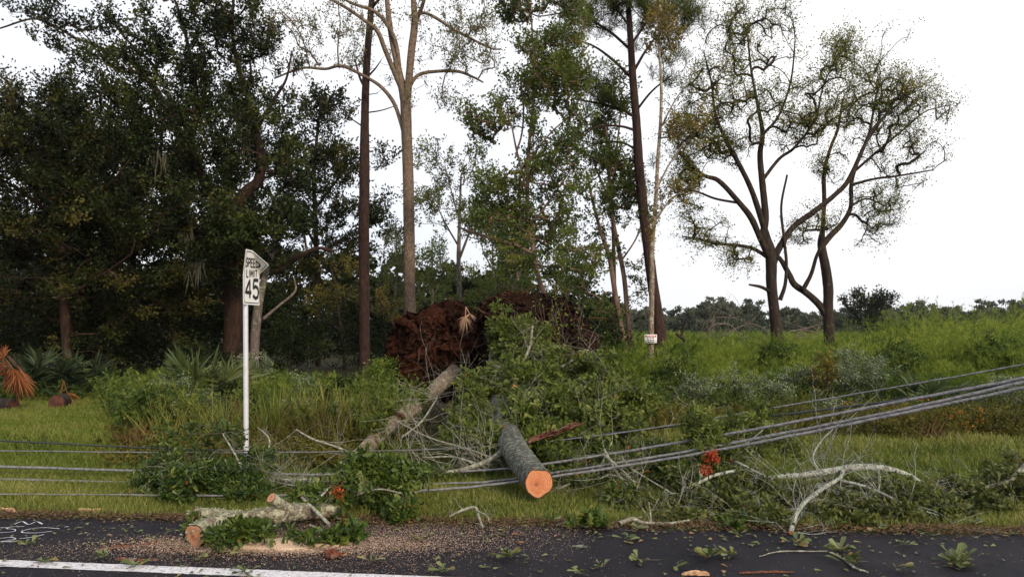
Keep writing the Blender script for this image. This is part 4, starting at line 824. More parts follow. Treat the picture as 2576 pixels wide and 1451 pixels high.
bs = [('dark leafy bush added for a shaded gap in the weeds between palmetto and sign pole', 560, 1010, 13.6, 50, 45, .4, 34, .06, .04), ('dark broad bush added for the shade low behind the tan tussocks', 650, 1060, 13.0, 50, 40, .4, 32, .06, .045), ('dark rounded bush added for a shaded gap left of the hollow trunk', 860, 1010, 14.2, 60, 45, .5, 40, .055, .035),  # these dark bushes are added to stand in for shaded gaps
      ('dark green bush added as shade at the near edge of the fennel, right of the notice', 1700, 930, 16.2, 50, 30, .5, 34, .06, .03), ('dark green bush added for the shaded gap between fennel mounds at centre right', 1960, 900, 18.6, 60, 30, .5, 34, .07, .03), ('deep green bush added for the shade below the tallest fennel mound', 2260, 900, 16.8, 60, 34, .5, 36, .07, .03), ('deep green bush added for the shaded gap between fennel mounds near the right edge', 2500, 890, 17.4, 50, 40, .5, 36, .07, .03),  # added dark green bushes in place of shade among the fennel
('glossy broadleaf sapling at the left edge of the tall weeds', 385, 1030, 12.6, 45, 60, .4, 26, .08, .05), ('upright yellow-tipped bush between the two groundsels at right', 2065, 935, 14.6, 22, 55, .3, 22, .05, .03),
      ('leafy bush at the right shoulder of the fallen crown', 1620, 1010, 13, 50, 50, .5, 40, .05, .025), ('bright green sprig bush at the foot of the left root plate', 955, 930, 15, 30, 35, .4, 22, .06, .02),
      ('dark bush behind the white-bloomed groundsel', 2080, 990, 15.2, 60, 40, .5, 30, .05, .03), ('rusty-tinged bush at the right edge under the cables', 2480, 1050, 12.4, 90, 45, .5, 60, .045, .02), ('low bush under the cables near the orange flowers', 2250, 1065, 12.2, 80, 35, .5, 46, .045, .02)]
for i, (lb, x, y, d, rx, ry, rd, n, ll, lw) in enumerate(bs):
    shrub('wayside_bush', lb, x, y, d, rx, ry, rd, n, ([BACKLEAF]*3+[WEED]*4+[WEED, YELLOWLEAF, WEED, FENNEL, BACKLEAF, OLIVEWEED, OLIVEWEED])[i], k=66, rad=.2, ll=ll, lw=lw, group='wayside bushes')

# palmettos
def frond(m, base, d, L, fan, n, t, droop=.25, mi=0, W=.035):
    base = np.asarray(base, float); d = unit(np.asarray(d, float)); hub = base+d*L*.5+[0, 0, -.05*L]
    m.tube(np.array([base, (base+hub)/2, hub]), [.008, .007, .005], 4, t*.8, mi=mi)
    s = unit(np.cross(d, [0, 0, 1])+rng.normal(size=3)*.25); a = np.linspace(-fan, fan, n)+rng.normal(size=n)*.04
    ld = unit(np.cos(a)[:, None]*d+np.sin(a)[:, None]*s); blades(m, np.repeat(hub[None], n, 0), ld, L*.5*(.8+.25*np.cos(a)), W, droop*(.5+rng.random(n)), np.clip(t+rng.normal(size=n)*.12, 0, 1), mi)
def palmetto(label, px, py, d, size, n, mat=PALM, t=.5, zl=.9, grp='palmettos', ang=None):
    b = P(px, py, d); b[2] = float(ground(b[0], b[1])); th = thing('palmetto', label, 'palmetto', b, grp)
    for i in range(n):
        m = MB(); a = random.uniform(0, 2*PI) if ang is None else random.uniform(*ang); el = random.uniform(.35, zl+.4)
        dr = [math.cos(a)*math.cos(el), math.sin(a)*math.cos(el), math.sin(el)]
        frond(m, b+[math.cos(a)*.05, math.sin(a)*.05, .15], dr, size*random.uniform(.75, 1.1), random.uniform(1.0, 1.5), 20, t+random.uniform(-.2, .2), W=.03*size)
        m.build('frond', mat, th, smooth=False)
palmetto('palmetto with upright fans left of the sign pole', 505, 960, 14.6, 1.5, 20, t=.78)
palmetto('palmetto growing beside the white-bloomed groundsel at right', 2335, 985, 14, 1.1, 15, t=.5)
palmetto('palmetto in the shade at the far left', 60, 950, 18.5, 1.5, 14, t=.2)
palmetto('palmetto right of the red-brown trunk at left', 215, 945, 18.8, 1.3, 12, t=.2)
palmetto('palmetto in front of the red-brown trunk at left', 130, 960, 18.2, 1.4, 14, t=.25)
palmetto('small palmetto tuft just right of the live oak', 590, 950, 16.5, .9, 9, t=.5)
# dead palm fronds, far left
b = P(0, 960, 15.5); b[2] = float(ground(b[0], b[1])); th = thing('dead_palm_fronds', 'heap of rusty orange dead palm fronds at the far left edge', 'dead fronds', b)
for i in range(9):
    m = MB(); a = random.uniform(-.9, .5); top = P(10, 905, 15.5)
    frond(m, top+rng.normal(size=3)*.06, [math.cos(a)*.9, -.3, -.45-.3*random.random()], random.uniform(.55, .85), 1.1, 16, random.uniform(.1, .75), .45, W=.03); m.build('frond', DEADPALM, th, smooth=False)
for i in range(4):
    m = MB(); frond(m, P(-10, 960, 15.5)+rng.normal(size=3)*.1, [random.uniform(-.3, .3), -.2, .9], random.uniform(.6, .8), .9, 14, random.uniform(.1, .7), .4, W=.03); m.build('frond', DEADPALM, th, smooth=False)
b = P(160, 985, 17); b[2] = float(ground(b[0], b[1])); th = thing('dead_palm_fronds', 'small rusty dead frond at the foot of the left trunk', 'dead fronds', b)
for i in range(4):
    m = MB(); frond(m, b+[0, 0, .55], [random.uniform(-.3, .5), -.3, -.5], .6, 1.0, 12, .5, .4, W=.025); m.build('frond', DEADPALM, th, smooth=False)
# ------------------------------------------------------------------ uprooted trees
def lump(m, c, rx, ry, rz, nu=40, nv=28, amp=.25, f=1.6, seed=0, t=.4):
    V = []
    for i in range(nv+1):
        ph = PI*i/nv
        for j in range(nu):
            a = 2*PI*j/nu; v = Vector((math.sin(ph)*math.cos(a), math.sin(ph)*math.sin(a), math.cos(ph)))
            k = 1+amp*noise.noise(v*f*2+Vector((seed, 0, 0)))+amp*.7*noise.noise(v*f*5+Vector((0, seed, 0)))+amp*.5*noise.noise(v*f*11)
            V.append([c[0]+v.x*rx*k, c[1]+v.y*ry*k, c[2]+v.z*rz*k])
    q = [[i*nu+j, i*nu+(j+1) % nu, (i+1)*nu+(j+1) % nu, (i+1)*nu+j] for i in range(nv) for j in range(nu)]
    V = np.array(V); m.add(V, t, quads=q); return V
def plate(m, outline, d, thick, seed, amp=.15, nr=44, na=190, lean=.0):
    """solid slab of soil torn out of the ground: an outline given by its place in the view, real distance and thickness"""
    O = np.array([P(x_, y_, d) for x_, y_ in outline]); c = O.mean(0); ang = np.arctan2(O[:, 2]-c[2], O[:, 0]-c[0]); rad = np.hypot(O[:, 2]-c[2], O[:, 0]-c[0]); o_ = np.argsort(ang)
    a = np.linspace(-PI, PI, na, endpoint=False); R_ = np.interp(a, np.concatenate([ang[o_]-2*PI, ang[o_], ang[o_]+2*PI]), np.tile(rad[o_], 3))
    V = []
    for side in (-1, 1):
        for k in range(nr+1):
            r = k/nr if side < 0 else 1-k/nr
            for j in range(na):
                x_ = c[0]+math.cos(a[j])*R_[j]*r; z_ = c[2]+math.sin(a[j])*R_[j]*r; y_ = d+side*thick*(1-r**3.0)**.5
                q_ = Vector((x_*1.7, y_*1.7+seed, z_*1.7)); n3 = noise.noise_vector(q_)*1.0+noise.noise_vector(q_*2.7)*.8+noise.noise_vector(q_*6.5)*.6+noise.noise_vector(q_*14)*.42; n3 = Vector([math.copysign(abs(c_)**.8, c_) for c_ in n3])
                V.append([x_+n3.x*amp*min(1, r*2), y_+n3.y*amp*1.3+lean*(z_-c[2]), z_+n3.z*amp*min(1, r*2)])
    V = np.array(V); n_ = 2*(nr+1); q = [[i*na+j, i*na+(j+1) % na, (i+1)*na+(j+1) % na, (i+1)*na+j] for i in range(n_-1) for j in range(na)]
    m.add(V, .5, quads=q); return V
def surf_pts(V, n, front=True):
    c = V.mean(0); k = V[:, 1] < c[1]+.15 if front else np.ones(len(V), bool); W_ = V[k]
    return W_[rng.integers(0, len(W_), n)]
def fibres(m, V, n, L, w_, t=.4):
    p = surf_pts(V, n)+rng.normal(size=(n, 3))*.02; c = V.mean(0); o_ = unit(p-c); o_[:, 1] = -np.abs(o_[:, 1])-.3; d = unit(o_*.45+rdir(n, -.5)*.6+[0, 0, -.55])
    blades(m, p-d*.02, d, L*(.3+1.0*rng.random(n)**2), w_, .9*rng.random(n), np.clip(t+rng.normal(size=n)*.2, 0, 1))
def roots(m, V, n, L, r, t=.5):
    p = surf_pts(V, n); c = V.mean(0)
    for q in p:
        o_ = unit(q-c); l = L*random.uniform(.4, 1.2); a = unit(o_+rng.normal(size=3)*.5); pts = [q-a*.1, q+a*l*.3, q+a*l*.6+rng.normal(size=3)*.08*l+[0, 0, -.1*l], q+a*l*.85+rng.normal(size=3)*.15*l+[0, 0, -.35*l]]
        rr = r*random.uniform(.4, 1.3); m.tube(curve(pts, 3), np.linspace(rr, rr*.25, 10), 5, t)
ROOT = barkmat('root_wood', (.03, .012, .007), (.14, .055, .032), None, 0, 15, 1, .6)

def cutmat(name, cols):
    CUT, nt, o = newmat(name)
    a = nt.nodes.new('ShaderNodeAttribute'); a.attribute_name = 'tint'
    tc = nt.nodes.new('ShaderNodeTexCoord'); n1 = nt.nodes.new('ShaderNodeTexNoise'); n1.inputs['Scale'].default_value = 26; n1.inputs['Detail'].default_value = 8; n1.inputs['Roughness'].default_value = .7
    nt.links.new(tc.outputs['Object'], n1.inputs['Vector'])
    mu = nt.nodes.new('ShaderNodeMath'); mu.operation = 'MULTIPLY_ADD'; mu.inputs[1].default_value = 60; nt.links.new(a.outputs['Fac'], mu.inputs[0]); 
    m2 = nt.nodes.new('ShaderNodeMath'); m2.operation = 'MULTIPLY'; m2.inputs[1].default_value = 7; nt.links.new(n1.outputs['Fac'], m2.inputs[0]); nt.links.new(m2.outputs[0], mu.inputs[2])
    si = nt.nodes.new('ShaderNodeMath'); si.operation = 'SINE'; nt.links.new(mu.outputs[0], si.inputs[0])
    r = ramp(nt, cols, [0, .10, .2, .9, .95]); nt.links.new(a.outputs['Fac'], r.inputs['Fac'])
    r2 = ramp(nt, [(.72, .66, .62), (1.08, 1.05, 1.02)], [.3, .7]); nt.links.new(n1.outputs['Fac'], r2.inputs['Fac'])
    r3 = ramp(nt, [(.74, .70, .66), (1, 1, 1)], [0, .6]); nt.links.new(si.outputs[0], r3.inputs['Fac'])
    mx = nt.nodes.new('ShaderNodeMix'); mx.data_type = 'RGBA'; mx.blend_type = 'MULTIPLY'; mx.inputs['Factor'].default_value = 1
    my = nt.nodes.new('ShaderNodeMix'); my.data_type = 'RGBA'; my.blend_type = 'MULTIPLY'; my.inputs['Factor'].default_value = 1
    nt.links.new(r.outputs['Color'], mx.inputs['A']); nt.links.new(r2.outputs['Color'], mx.inputs['B']); nt.links.new(mx.outputs['Result'], my.inputs['A']); nt.links.new(r3.outputs['Color'], my.inputs['B'])
    b = nt.nodes.new('ShaderNodeBsdfPrincipled'); b.inputs['Roughness'].default_value = .75; b.inputs['Specular IOR Level'].default_value = .2
    nt.links.new(my.outputs['Result'], b.inputs['Base Color'])
    bp = nt.nodes.new('ShaderNodeBump'); bp.inputs['Strength'].default_value = .35; bp.inputs['Distance'].default_value = .01
    nt.links.new(n1.outputs['Fac'], bp.inputs['Height']); nt.links.new(bp.outputs[0], b.inputs['Normal']); nt.links.new(b.outputs[0], o.inputs[0])
    return CUT
CUT = cutmat('fresh_cut_wood', [(.22, .12, .075), (.44, .18, .09), (.62, .24, .12), (.70, .31, .16), (.10, .055, .035)])
CUT2 = cutmat('browned_cut_wood', [(.14, .07, .045), (.32, .16, .10), (.45, .23, .14), (.50, .28, .18), (.09, .06, .04)])

def cutface(ring, nrm, th, off=.002, mat=None):
    """concentric disc over the end ring of a tube, with a tint that runs from pith to bark"""
    ring = np.asarray(ring); c = ring.mean(0)+unit(rng.normal(size=3))*.0; n = len(ring); m = MB(); rr = [0.0, .12, .3, .5, .7, .86, .95, 1.0]
    V = []; T = []
    ecc = (ring[rng.integers(0, n)]-c)*.22
    for k in rr:
        V.append(c+ecc*(1-k)+(ring-c)*k*(1+.012*rng.normal(size=(n, 1))*(k > .9))+np.asarray(nrm)*(off+.003*rng.normal()*(k < .9))); T += [k]*n
    i, j = np.meshgrid(np.arange(len(rr)-1), np.arange(n), indexing='ij'); j2 = (j+1) % n
    m.add(np.vstack(V), np.array(T), quads=np.stack([i*n+j, i*n+j2, (i+1)*n+j2, (i+1)*n+j], -1).reshape(-1, 4))
    return m.build('cut_face', mat or CUT, th)
def log_tube(m, pts, dflt, sides=24, rough=.035, seg=8):
    L = limb_world(pts, dflt); c = curve(L, seg); return c, m.tube(c[:, :3], c[:, 3], sides, .5, rough=rough, seed=2.0)

def twigset(m, start, d, L, r, depth=3, nb=4, t=.5, sides=4, grav=0.0, spread=.9):
    nb = min(nb, 3)
    """one crooked bare twig and its forks; keeps clear of the soil"""
    n = 5; pts = [np.array(start, float)]; dd = unit(np.array(d, float))
    for i in range(n):
        dd = unit(dd+rng.normal(size=3)*.2+[0, 0, -grav]); q = pts[-1]+dd*L/n
        gz = float(ground(q[0], q[1]))+.01
        if q[2] < gz: q[2] = gz; dd[2] = abs(dd[2])*.3
        pts.append(q)
    m.tube(np.array(pts), np.linspace(r, r*.5, n+1), sides, t)
    tips = [pts[-1]]
    if depth > 0:
        for k in range(nb):
            i = random.randint(1, n); nd = unit(dd+rng.normal(size=3)*spread)
            tips += twigset(m, pts[i], nd, L*random.uniform(.35, .65), r*.5, depth-1, max(2, nb-1), t, 3, grav, spread)
    return tips

# left tree: tilted root plate + trunk coming down towards the ditch
b0 = P(1090, 1000, 15.6); b0[2] = float(ground(b0[0], b0[1]))
ft = thing('uprooted_tree', 'uprooted tree at left with red-brown root plate and hollow trunk sloping to the ditch', 'fallen tree', b0)
m = MB(); c = P(1100, 872, 15.9); V1 = plate(m, [(972, 915), (982, 850), (998, 812), (1040, 796), (1080, 782), (1118, 764), (1150, 768), (1188, 790), (1208, 835), (1212, 930), (1160, 990), (1060, 1000), (985, 965)], 15.9, .38, 3.1)
m.build('root_plate', SOIL, ft)
m = MB(); fibres(m, V1, 1100, .22, .005, .42)
tag(m.build('root_hairs', ROOTFIB, ft, smooth=False), kind='stuff')
m = MB(); roots(m, V1, 60, .34, .014); m.build('roots', ROOT, ft)['kind'] = 'stuff'
m = MB(); cL, VL = log_tube(m, [(1150, 930, 43, 15.8), (1118, 958, 39, 15.2), (1085, 990, 36, 14.2), (1045, 1022, 36, 13.2), (1010, 1048, 39, 12.4), (975, 1072, 37, 11.8), (940, 1108, 37, 11.1), (900, 1150, 39, 10.5), (850, 1200, 36, 9.8)], 13, 20, .11)
m.build('trunk', WORNBARK, ft); cutface(VL[-1], unit(cL[-1, :3]-cL[-2, :3]), ft)
# the hollow: a torn rim round a near-black cap on the bark, inner shade painted
HOLE_SHADE = plainmat('hollow_painted_shade', (.012, .008, .006), .95, 0, .05)
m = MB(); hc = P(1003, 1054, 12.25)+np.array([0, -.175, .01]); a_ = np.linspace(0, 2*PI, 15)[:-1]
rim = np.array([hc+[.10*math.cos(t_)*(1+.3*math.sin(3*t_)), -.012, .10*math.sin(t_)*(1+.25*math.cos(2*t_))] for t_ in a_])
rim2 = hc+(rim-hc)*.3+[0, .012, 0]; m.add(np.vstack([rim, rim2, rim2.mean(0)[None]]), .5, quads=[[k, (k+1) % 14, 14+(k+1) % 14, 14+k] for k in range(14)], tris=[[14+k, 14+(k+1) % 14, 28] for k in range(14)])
m.build('hollow', HOLE_SHADE, ft)
m = MB(); m.tube(np.vstack([rim, rim[:1]])+[0, -.004, 0], .022+.014*rng.random(15), 6, .5); m.build('torn_rim', ROOT, ft)
m = MB(); clump_leaves(m, np.vstack([blob(945, 1065, 11.2, 24, 30, .14, 30), blob(975, 1035, 12.0, 22, 16, .12, 14), blob(1060, 1000, 13.2, 30, 16, .2, 16)]), 40, .12, .05, .035, bias=.6); m.build('ivy', GUMLEAF, ft, smooth=False)
# dried palm frond lodged on the plate
th = thing('dead_palm_fronds', 'pale dry palm frond caught on top of the left root plate', 'dead fronds', P(1180, 790, 15.3))
PALEPALM = leafmat('pale_dry_palm', [(.22, .10, .06), (.42, .25, .16), (.60, .42, .30)], .2, .6, .15)
for k in range(3):
    m = MB(); frond(m, P(1172, 772, 15.3), [random.uniform(-.1, .35), -.4, -.3-.3*k], .42, 1.4, 12, .85-.15*k, .6, W=.012); m.build('frond', PALEPALM, th, smooth=False)

# right tree: larger root plate, trunk sawn off near the road
b0 = P(1330, 1000, 14.8); b0[2] = float(ground(b0[0], b0[1]))
f2 = thing('uprooted_tree', 'uprooted lichen-grey tree sawn off near the road with vine-hung root plate', 'fallen tree', b0)
m = MB(); V2 = plate(m, [(1210, 850), (1216, 772), (1240, 752), (1300, 742), (1360, 745), (1392, 762), (1440, 786), (1484, 806), (1496, 845), (1474, 905), (1420, 950), (1320, 975), (1235, 960)], 15.0, .40, 9.7); V3 = V2; V4 = lump(m, P(1290, 762, 14.9), .42, .3, .16, 24, 16, .5, 2, 2.2)
m.build('root_plate', SOIL2, f2)
m = MB(); fibres(m, V2, 1500, .28, .005, .25); fibres(m, V4, 2500, .12, .006, .3)
tag(m.build('root_hairs', ROOTFIB, f2, smooth=False), kind='stuff')
m = MB(); roots(m, V2, 70, .34, .013); roots(m, V4, 26, .3, .010)
m.tube(curve([P(1480, 800, 15.2), P(1505, 800, 15.1), P(1530, 802, 15.0)]), np.linspace(.02, .008, 11), 6, .5); m.tube(curve([P(1310, 740, 14.9), P(1340, 722, 14.8), P(1378, 706, 14.8)]), np.linspace(.018, .006, 11), 6, .5)
m.build('roots', ROOT, f2)['kind'] = 'stuff'
m = MB(); c2, W2 = log_tube(m, [(1252, 880, 40, 14.9), (1250, 920, 42, 14.0), (1255, 975, 46, 12.6), (1262, 1030, 52, 11.3), (1276, 1085, 60, 10.0), (1294, 1128, 66, 9.1), (1322, 1172, 70, 8.3), (1356, 1214, 73, 7.6)], 10, 28, .13, 12)
nrm = unit(c2[-1, :3]-c2[-2, :3])
end = W2[-1]; m.build('trunk', LICHENBARK, f2); cutface(end, nrm, f2)
m = MB(); cb = curve(limb_world([(1272, 1130, 20, 9.3), (1240, 1152, 14, 9.1), (1205, 1168, 13, 9.0), (1150, 1184, 11, 8.9), (1090, 1188, 8, 8.8), (1040, 1196, 5, 8.7)], 9), 5); m.tube(cb[:, :3], cb[:, 3], 8, .5)
for k in range(12):
    i = random.randint(4, len(cb)-1); twigset(m, cb[i, :3], [random.uniform(-1, .3), random.uniform(-.5, .5), .5], .5, .005, 2, 4)
m.build('side_limb', TWIG, f2)

# ------------------------------------------------------------------ fallen foliage
leafmeshes = {}
def leaf_mesh(mat, tv):
    key = (mat.name, tv)
    if key not in leafmeshes:
        m = MB(); leaves(m, np.zeros((1, 3)), np.array([[0, 1., 0]]), np.ones(1), np.full(1, .42), tv, shape='spat', nrm=np.array([[0, 0, 1.]]))
        o_ = m.build('leaf', mat, smooth=False); leafmeshes[key] = o_.data; bpy.data.objects.remove(o_)
    return leafmeshes[key]
def leaf_objects(th, pos, d, nrm, L, t, mat):
    for p, dd, nn, l, tt in zip(pos, d, nrm, L, t):
        dd = Vector(dd).normalized(); s = dd.cross(Vector(nn)).normalized(); u = s.cross(dd)
        o_ = bpy.data.objects.new('leaf', leaf_mesh(mat, float(min(.95, max(0, round(tt*6)/6)))))
        mt = Matrix((s, dd, u)).transposed().to_4x4(); 
        o_.matrix_local = Matrix.Translation(Vector(p)-th.location) @ mt @ Matrix.Scale(float(l), 4); COL.objects.link(o_); o_.parent = th
def rosettes(th, C, mat, ax=None, k=9, L=.075, wr=.46, nobj=0, bias=.45, tc=.18, name='foliage', orange=.006):
    """whorls of paddle-shaped leaves round the twig ends C"""
    n = len(C); ax = rdir(n, .35) if ax is None else ax; idx = np.repeat(np.arange(n), k); N = n*k
    d = unit(ax[idx]*(.15+.6*rng.random((N, 1)))+rdir(N)*.9); nr = unit(ax[idx]+rng.normal(size=(N, 3))*.45+[0, 0, .3])
    pos = C[idx]+rng.normal(size=(N, 3))*.018; Ls = L*(.65+.6*rng.random(N)); tt = np.clip((bias+rng.normal(size=n)*tc)[idx]+rng.normal(size=N)*.12, 0, .9); tt[rng.random(N) < orange] = 1.0
    gz = ground(pos[:, 0], pos[:, 1])+.012; pos[:, 2] = np.maximum(pos[:, 2], gz); low = (pos+d*Ls[:, None])[:, 2] < gz; d[low, 2] = np.abs(d[low, 2])*.4; d = unit(d)
    order = np.argsort(pos[:, 1]); a, b_ = order[:nobj], order[nobj:]
    if nobj: leaf_objects(th, pos[a], d[a], nr[a], Ls[a], tt[a], mat)
    if len(b_):
        m = MB(); leaves(m, pos[b_], d[b_], Ls[b_], Ls[b_]*wr, tt[b_], shape='spat', nrm=nr[b_]); o_ = m.build(name, mat, th, smooth=False); o_['kind'] = 'stuff'
def branch(label, limbs, blobs, d=8, mat=None, wood=None, k=9, L=.075, nobj=0, bias=.45, twigs=30, tl=.35, r0=.0028, name='fallen_branch', cat='branch', group=None, tc=.18, deads=0, maxr=.012, cut=False, wr=.42, steps=4, tips_k=1, orange=.006, dens=2.3, gap=-.08, seedn=0.0):
    mat = mat or BRANCHLEAF; wood = wood or TWIG
    W = [limb_world(l, d) for l in limbs]
    for w_ in W:
        w_[:, 2] = np.maximum(w_[:, 2], ground(w_[:, 0], w_[:, 1])+w_[:, 3]*.8)
    base = W[0][0, :3].copy(); base[2] = float(ground(base[0], base[1])); th = thing(name, label, cat, base, group)
    T = np.vstack([blob(*b_[:6], int(b_[6]*dens)) for b_ in blobs]) if blobs else np.zeros((0, 3))
    if len(T):
        nz = np.array([noise.noise(Vector((p_[0]*2.6, p_[1]*2.6, p_[2]*4+seedn))) for p_ in T]); T = T[nz > gap]
        T = T[T[:, 2] > ground(T[:, 0], T[:, 1])+.015]
    wd = MB(); grow(wd, W, T, pmi=1, r0=r0*.45, maxr=maxr*.6, sides=4, steps=steps, wig=.2, up=.1, rough=.04, sides0=12, expo=.4)
    if cut:
        c_ = curve(W[cut-1], 6); e = c_[-1]; m_ = MB(); ring = m_.tube(np.array([c_[-2, :3], e[:3]]), [c_[-2, 3], e[3]], 14, .5)[-1]; cutface(ring, unit(e[:3]-c_[-2, :3]), th)
    for i in range(int(deads*.9)):
        w_ = W[random.randrange(len(W))]; j = random.randrange(len(w_)); twigset(wd, w_[j, :3], rdir(1, .3)[0]+[0, -.2, 0], tl*random.uniform(.5, 1.3), .0034, 3, 3)
    wd.build('limb', [wood, DARKTWIG], th)
    if len(T): rosettes(th, T, mat, k=k, L=L, nobj=nobj, bias=bias, tc=tc, wr=wr, orange=orange)
    return th

# --- the log lying on the road edge
b0 = P(600, 1330, 6.4); b0[2] = 0
lg = thing('cut_log', 'pale lichen-covered forked log lying on the road edge with orange sawn ends', 'log', b0)
m = MB(); c3, W3 = log_tube(m, [(850, 1284, 33, 7.0), (790, 1284, 39, 6.9), (740, 1288, 43, 6.75), (690, 1294, 43, 6.6), (630, 1300, 35, 6.5), (580, 1306, 39, 6.4), (545, 1316, 46, 6.3), (515, 1332, 56, 6.2), (491, 1346, 61, 6.10)], 6.5, 24, .10, 6)
c4, W4 = log_tube(m, [(600, 1303, 34, 6.6), (560, 1300, 38, 6.56), (520, 1298, 40, 6.46), (492, 1297, 42, 6.38)], 6.4, 20, .10, 6)
c5, W5 = log_tube(m, [(745, 1290, 34, 6.7), (715, 1275, 30, 6.65), (697, 1262, 27, 6.55), (683, 1251, 27, 6.5)], 6.5, 18, .08, 6)
m.build('trunk', LOGBARK, lg)
for c_, W_ in ((c3, W3), (c4, W4), (c5, W5)): cutface(W_[-1], unit(c_[-1, :3]-c_[-2, :3]), lg, mat=CUT2)
m = MB(); p = np.vstack([c3[:, :3], c4[:, :3]]); r_ = np.concatenate([c3[:, 3], c4[:, 3]]); idx = rng.integers(0, len(p), 1300); dd = rdir(1300, .5); leaves(m, p[idx]+dd*(r_[idx]*1.0)[:, None], unit(rdir(1300)+dd*.6), .022, .016, rng.random(1300))
LICH = leafmat('lichen_tuft', [(.16, .18, .11), (.27, .29, .19), (.38, .40, .28)], .2, .9, .1)
tag(m.build('lichen', LICH, lg, smooth=False), kind='stuff')

# --- leafy branches around the log and sign
branch('dense dark leafy branch heaped round the foot of the sign pole', [[(800, 1205, 10, 8.8), (700, 1208, 12, 8.6), (600, 1200, 12, 8.4), (500, 1190, 9, 8.3), (420, 1180, 6, 8.2)], [(620, 1200, 7, 8.5), (590, 1140, 5, 8.7), (560, 1090, 3, 8.9)], [(675, 1200, 6, 8.9), (672, 1150, 6, 9.0), (678, 1105, 4, 9.0), (650, 1075, 3, 9.1)]],
       [(560, 1215, 8.3, 150, 60, .6, 330), (640, 1180, 8.7, 60, 50, .4, 120), (440, 1130, 8.9, 70, 60, .4, 50), (520, 1105, 9.3, 90, 45, .4, 50), (380, 1220, 8.2, 50, 30, .3, 40), (480, 1215, 8.0, 100, 40, .4, 120), (640, 1250, 7.8, 70, 40, .4, 130), (400, 1190, 8.6, 50, 50, .4, 50)], 8.4, k=9, L=.066, gap=.0, dens=3.2, nobj=260, bias=.36, deads=18, name='leafy_branch')
branch('glossy leafy branch standing over the right end of the road log', [[(840, 1300, 10, 7.2), (870, 1260, 9, 7.3), (900, 1210, 7, 7.4), (920, 1160, 5, 7.5)], [(880, 1250, 6, 7.3), (950, 1230, 5, 7.2), (1010, 1240, 4, 7.1)], [(760, 1250, 9, 6.9), (795, 1285, 10, 6.75), (830, 1320, 9, 6.6)], [(785, 1270, 6, 6.85), (815, 1240, 5, 6.95), (830, 1225, 3, 7.0)]],
       [(930, 1190, 7.4, 80, 45, .3, 120), (950, 1240, 7.2, 100, 55, .3, 150), (1000, 1280, 7.0, 45, 25, .25, 40), (860, 1260, 7.2, 50, 35, .25, 50), (1020, 1200, 7.5, 50, 30, .25, 36), (780, 1250, 7.0, 50, 25, .2, 24)], 7.2, k=9, L=.078, gap=-.02, dens=3.0, nobj=290, bias=.52, deads=6, name='leafy_branch')
branch('low leafy sprays on the road in front of the log', [[(780, 1320, 6, 6.5), (820, 1335, 5, 6.4), (870, 1345, 4, 6.3)]],
       [(790, 1335, 6.25, 60, 26, .18, 80), (860, 1340, 6.3, 50, 22, .18, 60), (830, 1308, 6.5, 60, 18, .2, 40)], 6.4, k=9, L=.075, nobj=280, bias=.42, name='leafy_branch')
branch('leafy spray tucked under the middle of the road log', [[(700, 1320, 6, 6.4), (640, 1330, 5, 6.2), (580, 1340, 4, 6.1)]],
       [(600, 1335, 6.05, 50, 20, .12, 50), (650, 1330, 6.1, 40, 16, .12, 36), (560, 1352, 5.95, 35, 10, .08, 16), (485, 1322, 6.3, 12, 14, .1, 6)], 6.2, k=8, L=.065, nobj=240, bias=.42, name='leafy_branch')
branch('bare pale limb crossing behind the road log', [[(670, 1207, 8, 8.5), (740, 1210, 8, 8.3), (830, 1212, 7, 8.1)], [(700, 1215, 5, 8.3), (760, 1225, 4, 8.0), (800, 1245, 4, 7.8)]], [], 8.3, deads=34, tl=.5, name='bare_limb', cat='branch')

# --- crown of the right uprooted tree: olive leaves in front of the plates
branch('upper part of the fallen crown, olive leaves hanging over the right root plate', [[(1290, 960, 12, 12.8), (1330, 880, 8, 13.4), (1340, 820, 5, 13.6)], [(1290, 980, 10, 12.5), (1400, 930, 7, 13.0), (1480, 880, 4, 13.4)]],
       [(1282, 870, 13.9, 48, 80, .4, 170), (1365, 905, 13.7, 60, 55, .4, 110), (1340, 820, 14.2, 50, 40, .3, 40), (1450, 975, 13, 90, 45, .6, 150), (1340, 960, 12.6, 90, 50, .5, 200), (1250, 800, 14.3, 30, 40, .3, 26)], 13, mat=OLIVELEAF, wood=TWIG, k=8, L=.098, bias=.45, name='fallen_crown', cat='fallen branches', deads=26, gap=-.10, dens=3.4, tl=.7, r0=.003)
branch('middle part of the fallen crown, olive leaves and twigs right of the sawn trunk', [[(1290, 1100, 14, 9.8), (1380, 1060, 9, 10.4), (1480, 1020, 6, 11), (1560, 980, 4, 11.5)], [(1300, 1120, 10, 9.6), (1400, 1120, 7, 9.9), (1500, 1100, 5, 10.2)], [(1280, 1060, 10, 10.5), (1340, 1000, 7, 11), (1400, 970, 5, 11.5)]],
       [(1400, 1040, 10.8, 110, 60, .7, 380), (1310, 1050, 10.2, 50, 50, .4, 120), (1262, 950, 11.8, 40, 50, .3, 70), (1510, 1010, 11.3, 80, 60, .6, 250), (1370, 1110, 9.8, 70, 45, .5, 150), (1480, 1110, 9.9, 90, 45, .6, 200), (1560, 1080, 10.6, 50, 50, .5, 90), (1320, 1020, 11, 60, 40, .4, 90), (1590, 1000, 11.6, 50, 60, .5, 90), (1500, 920, 12.6, 60, 40, .5, 70), (1440, 1160, 9.3, 70, 25, .3, 60)], 10, mat=OLIVELEAF, k=8, L=.098, bias=.45, nobj=250, name='fallen_crown', cat='fallen branches', deads=20, gap=-.10, dens=3.4, tl=.8)
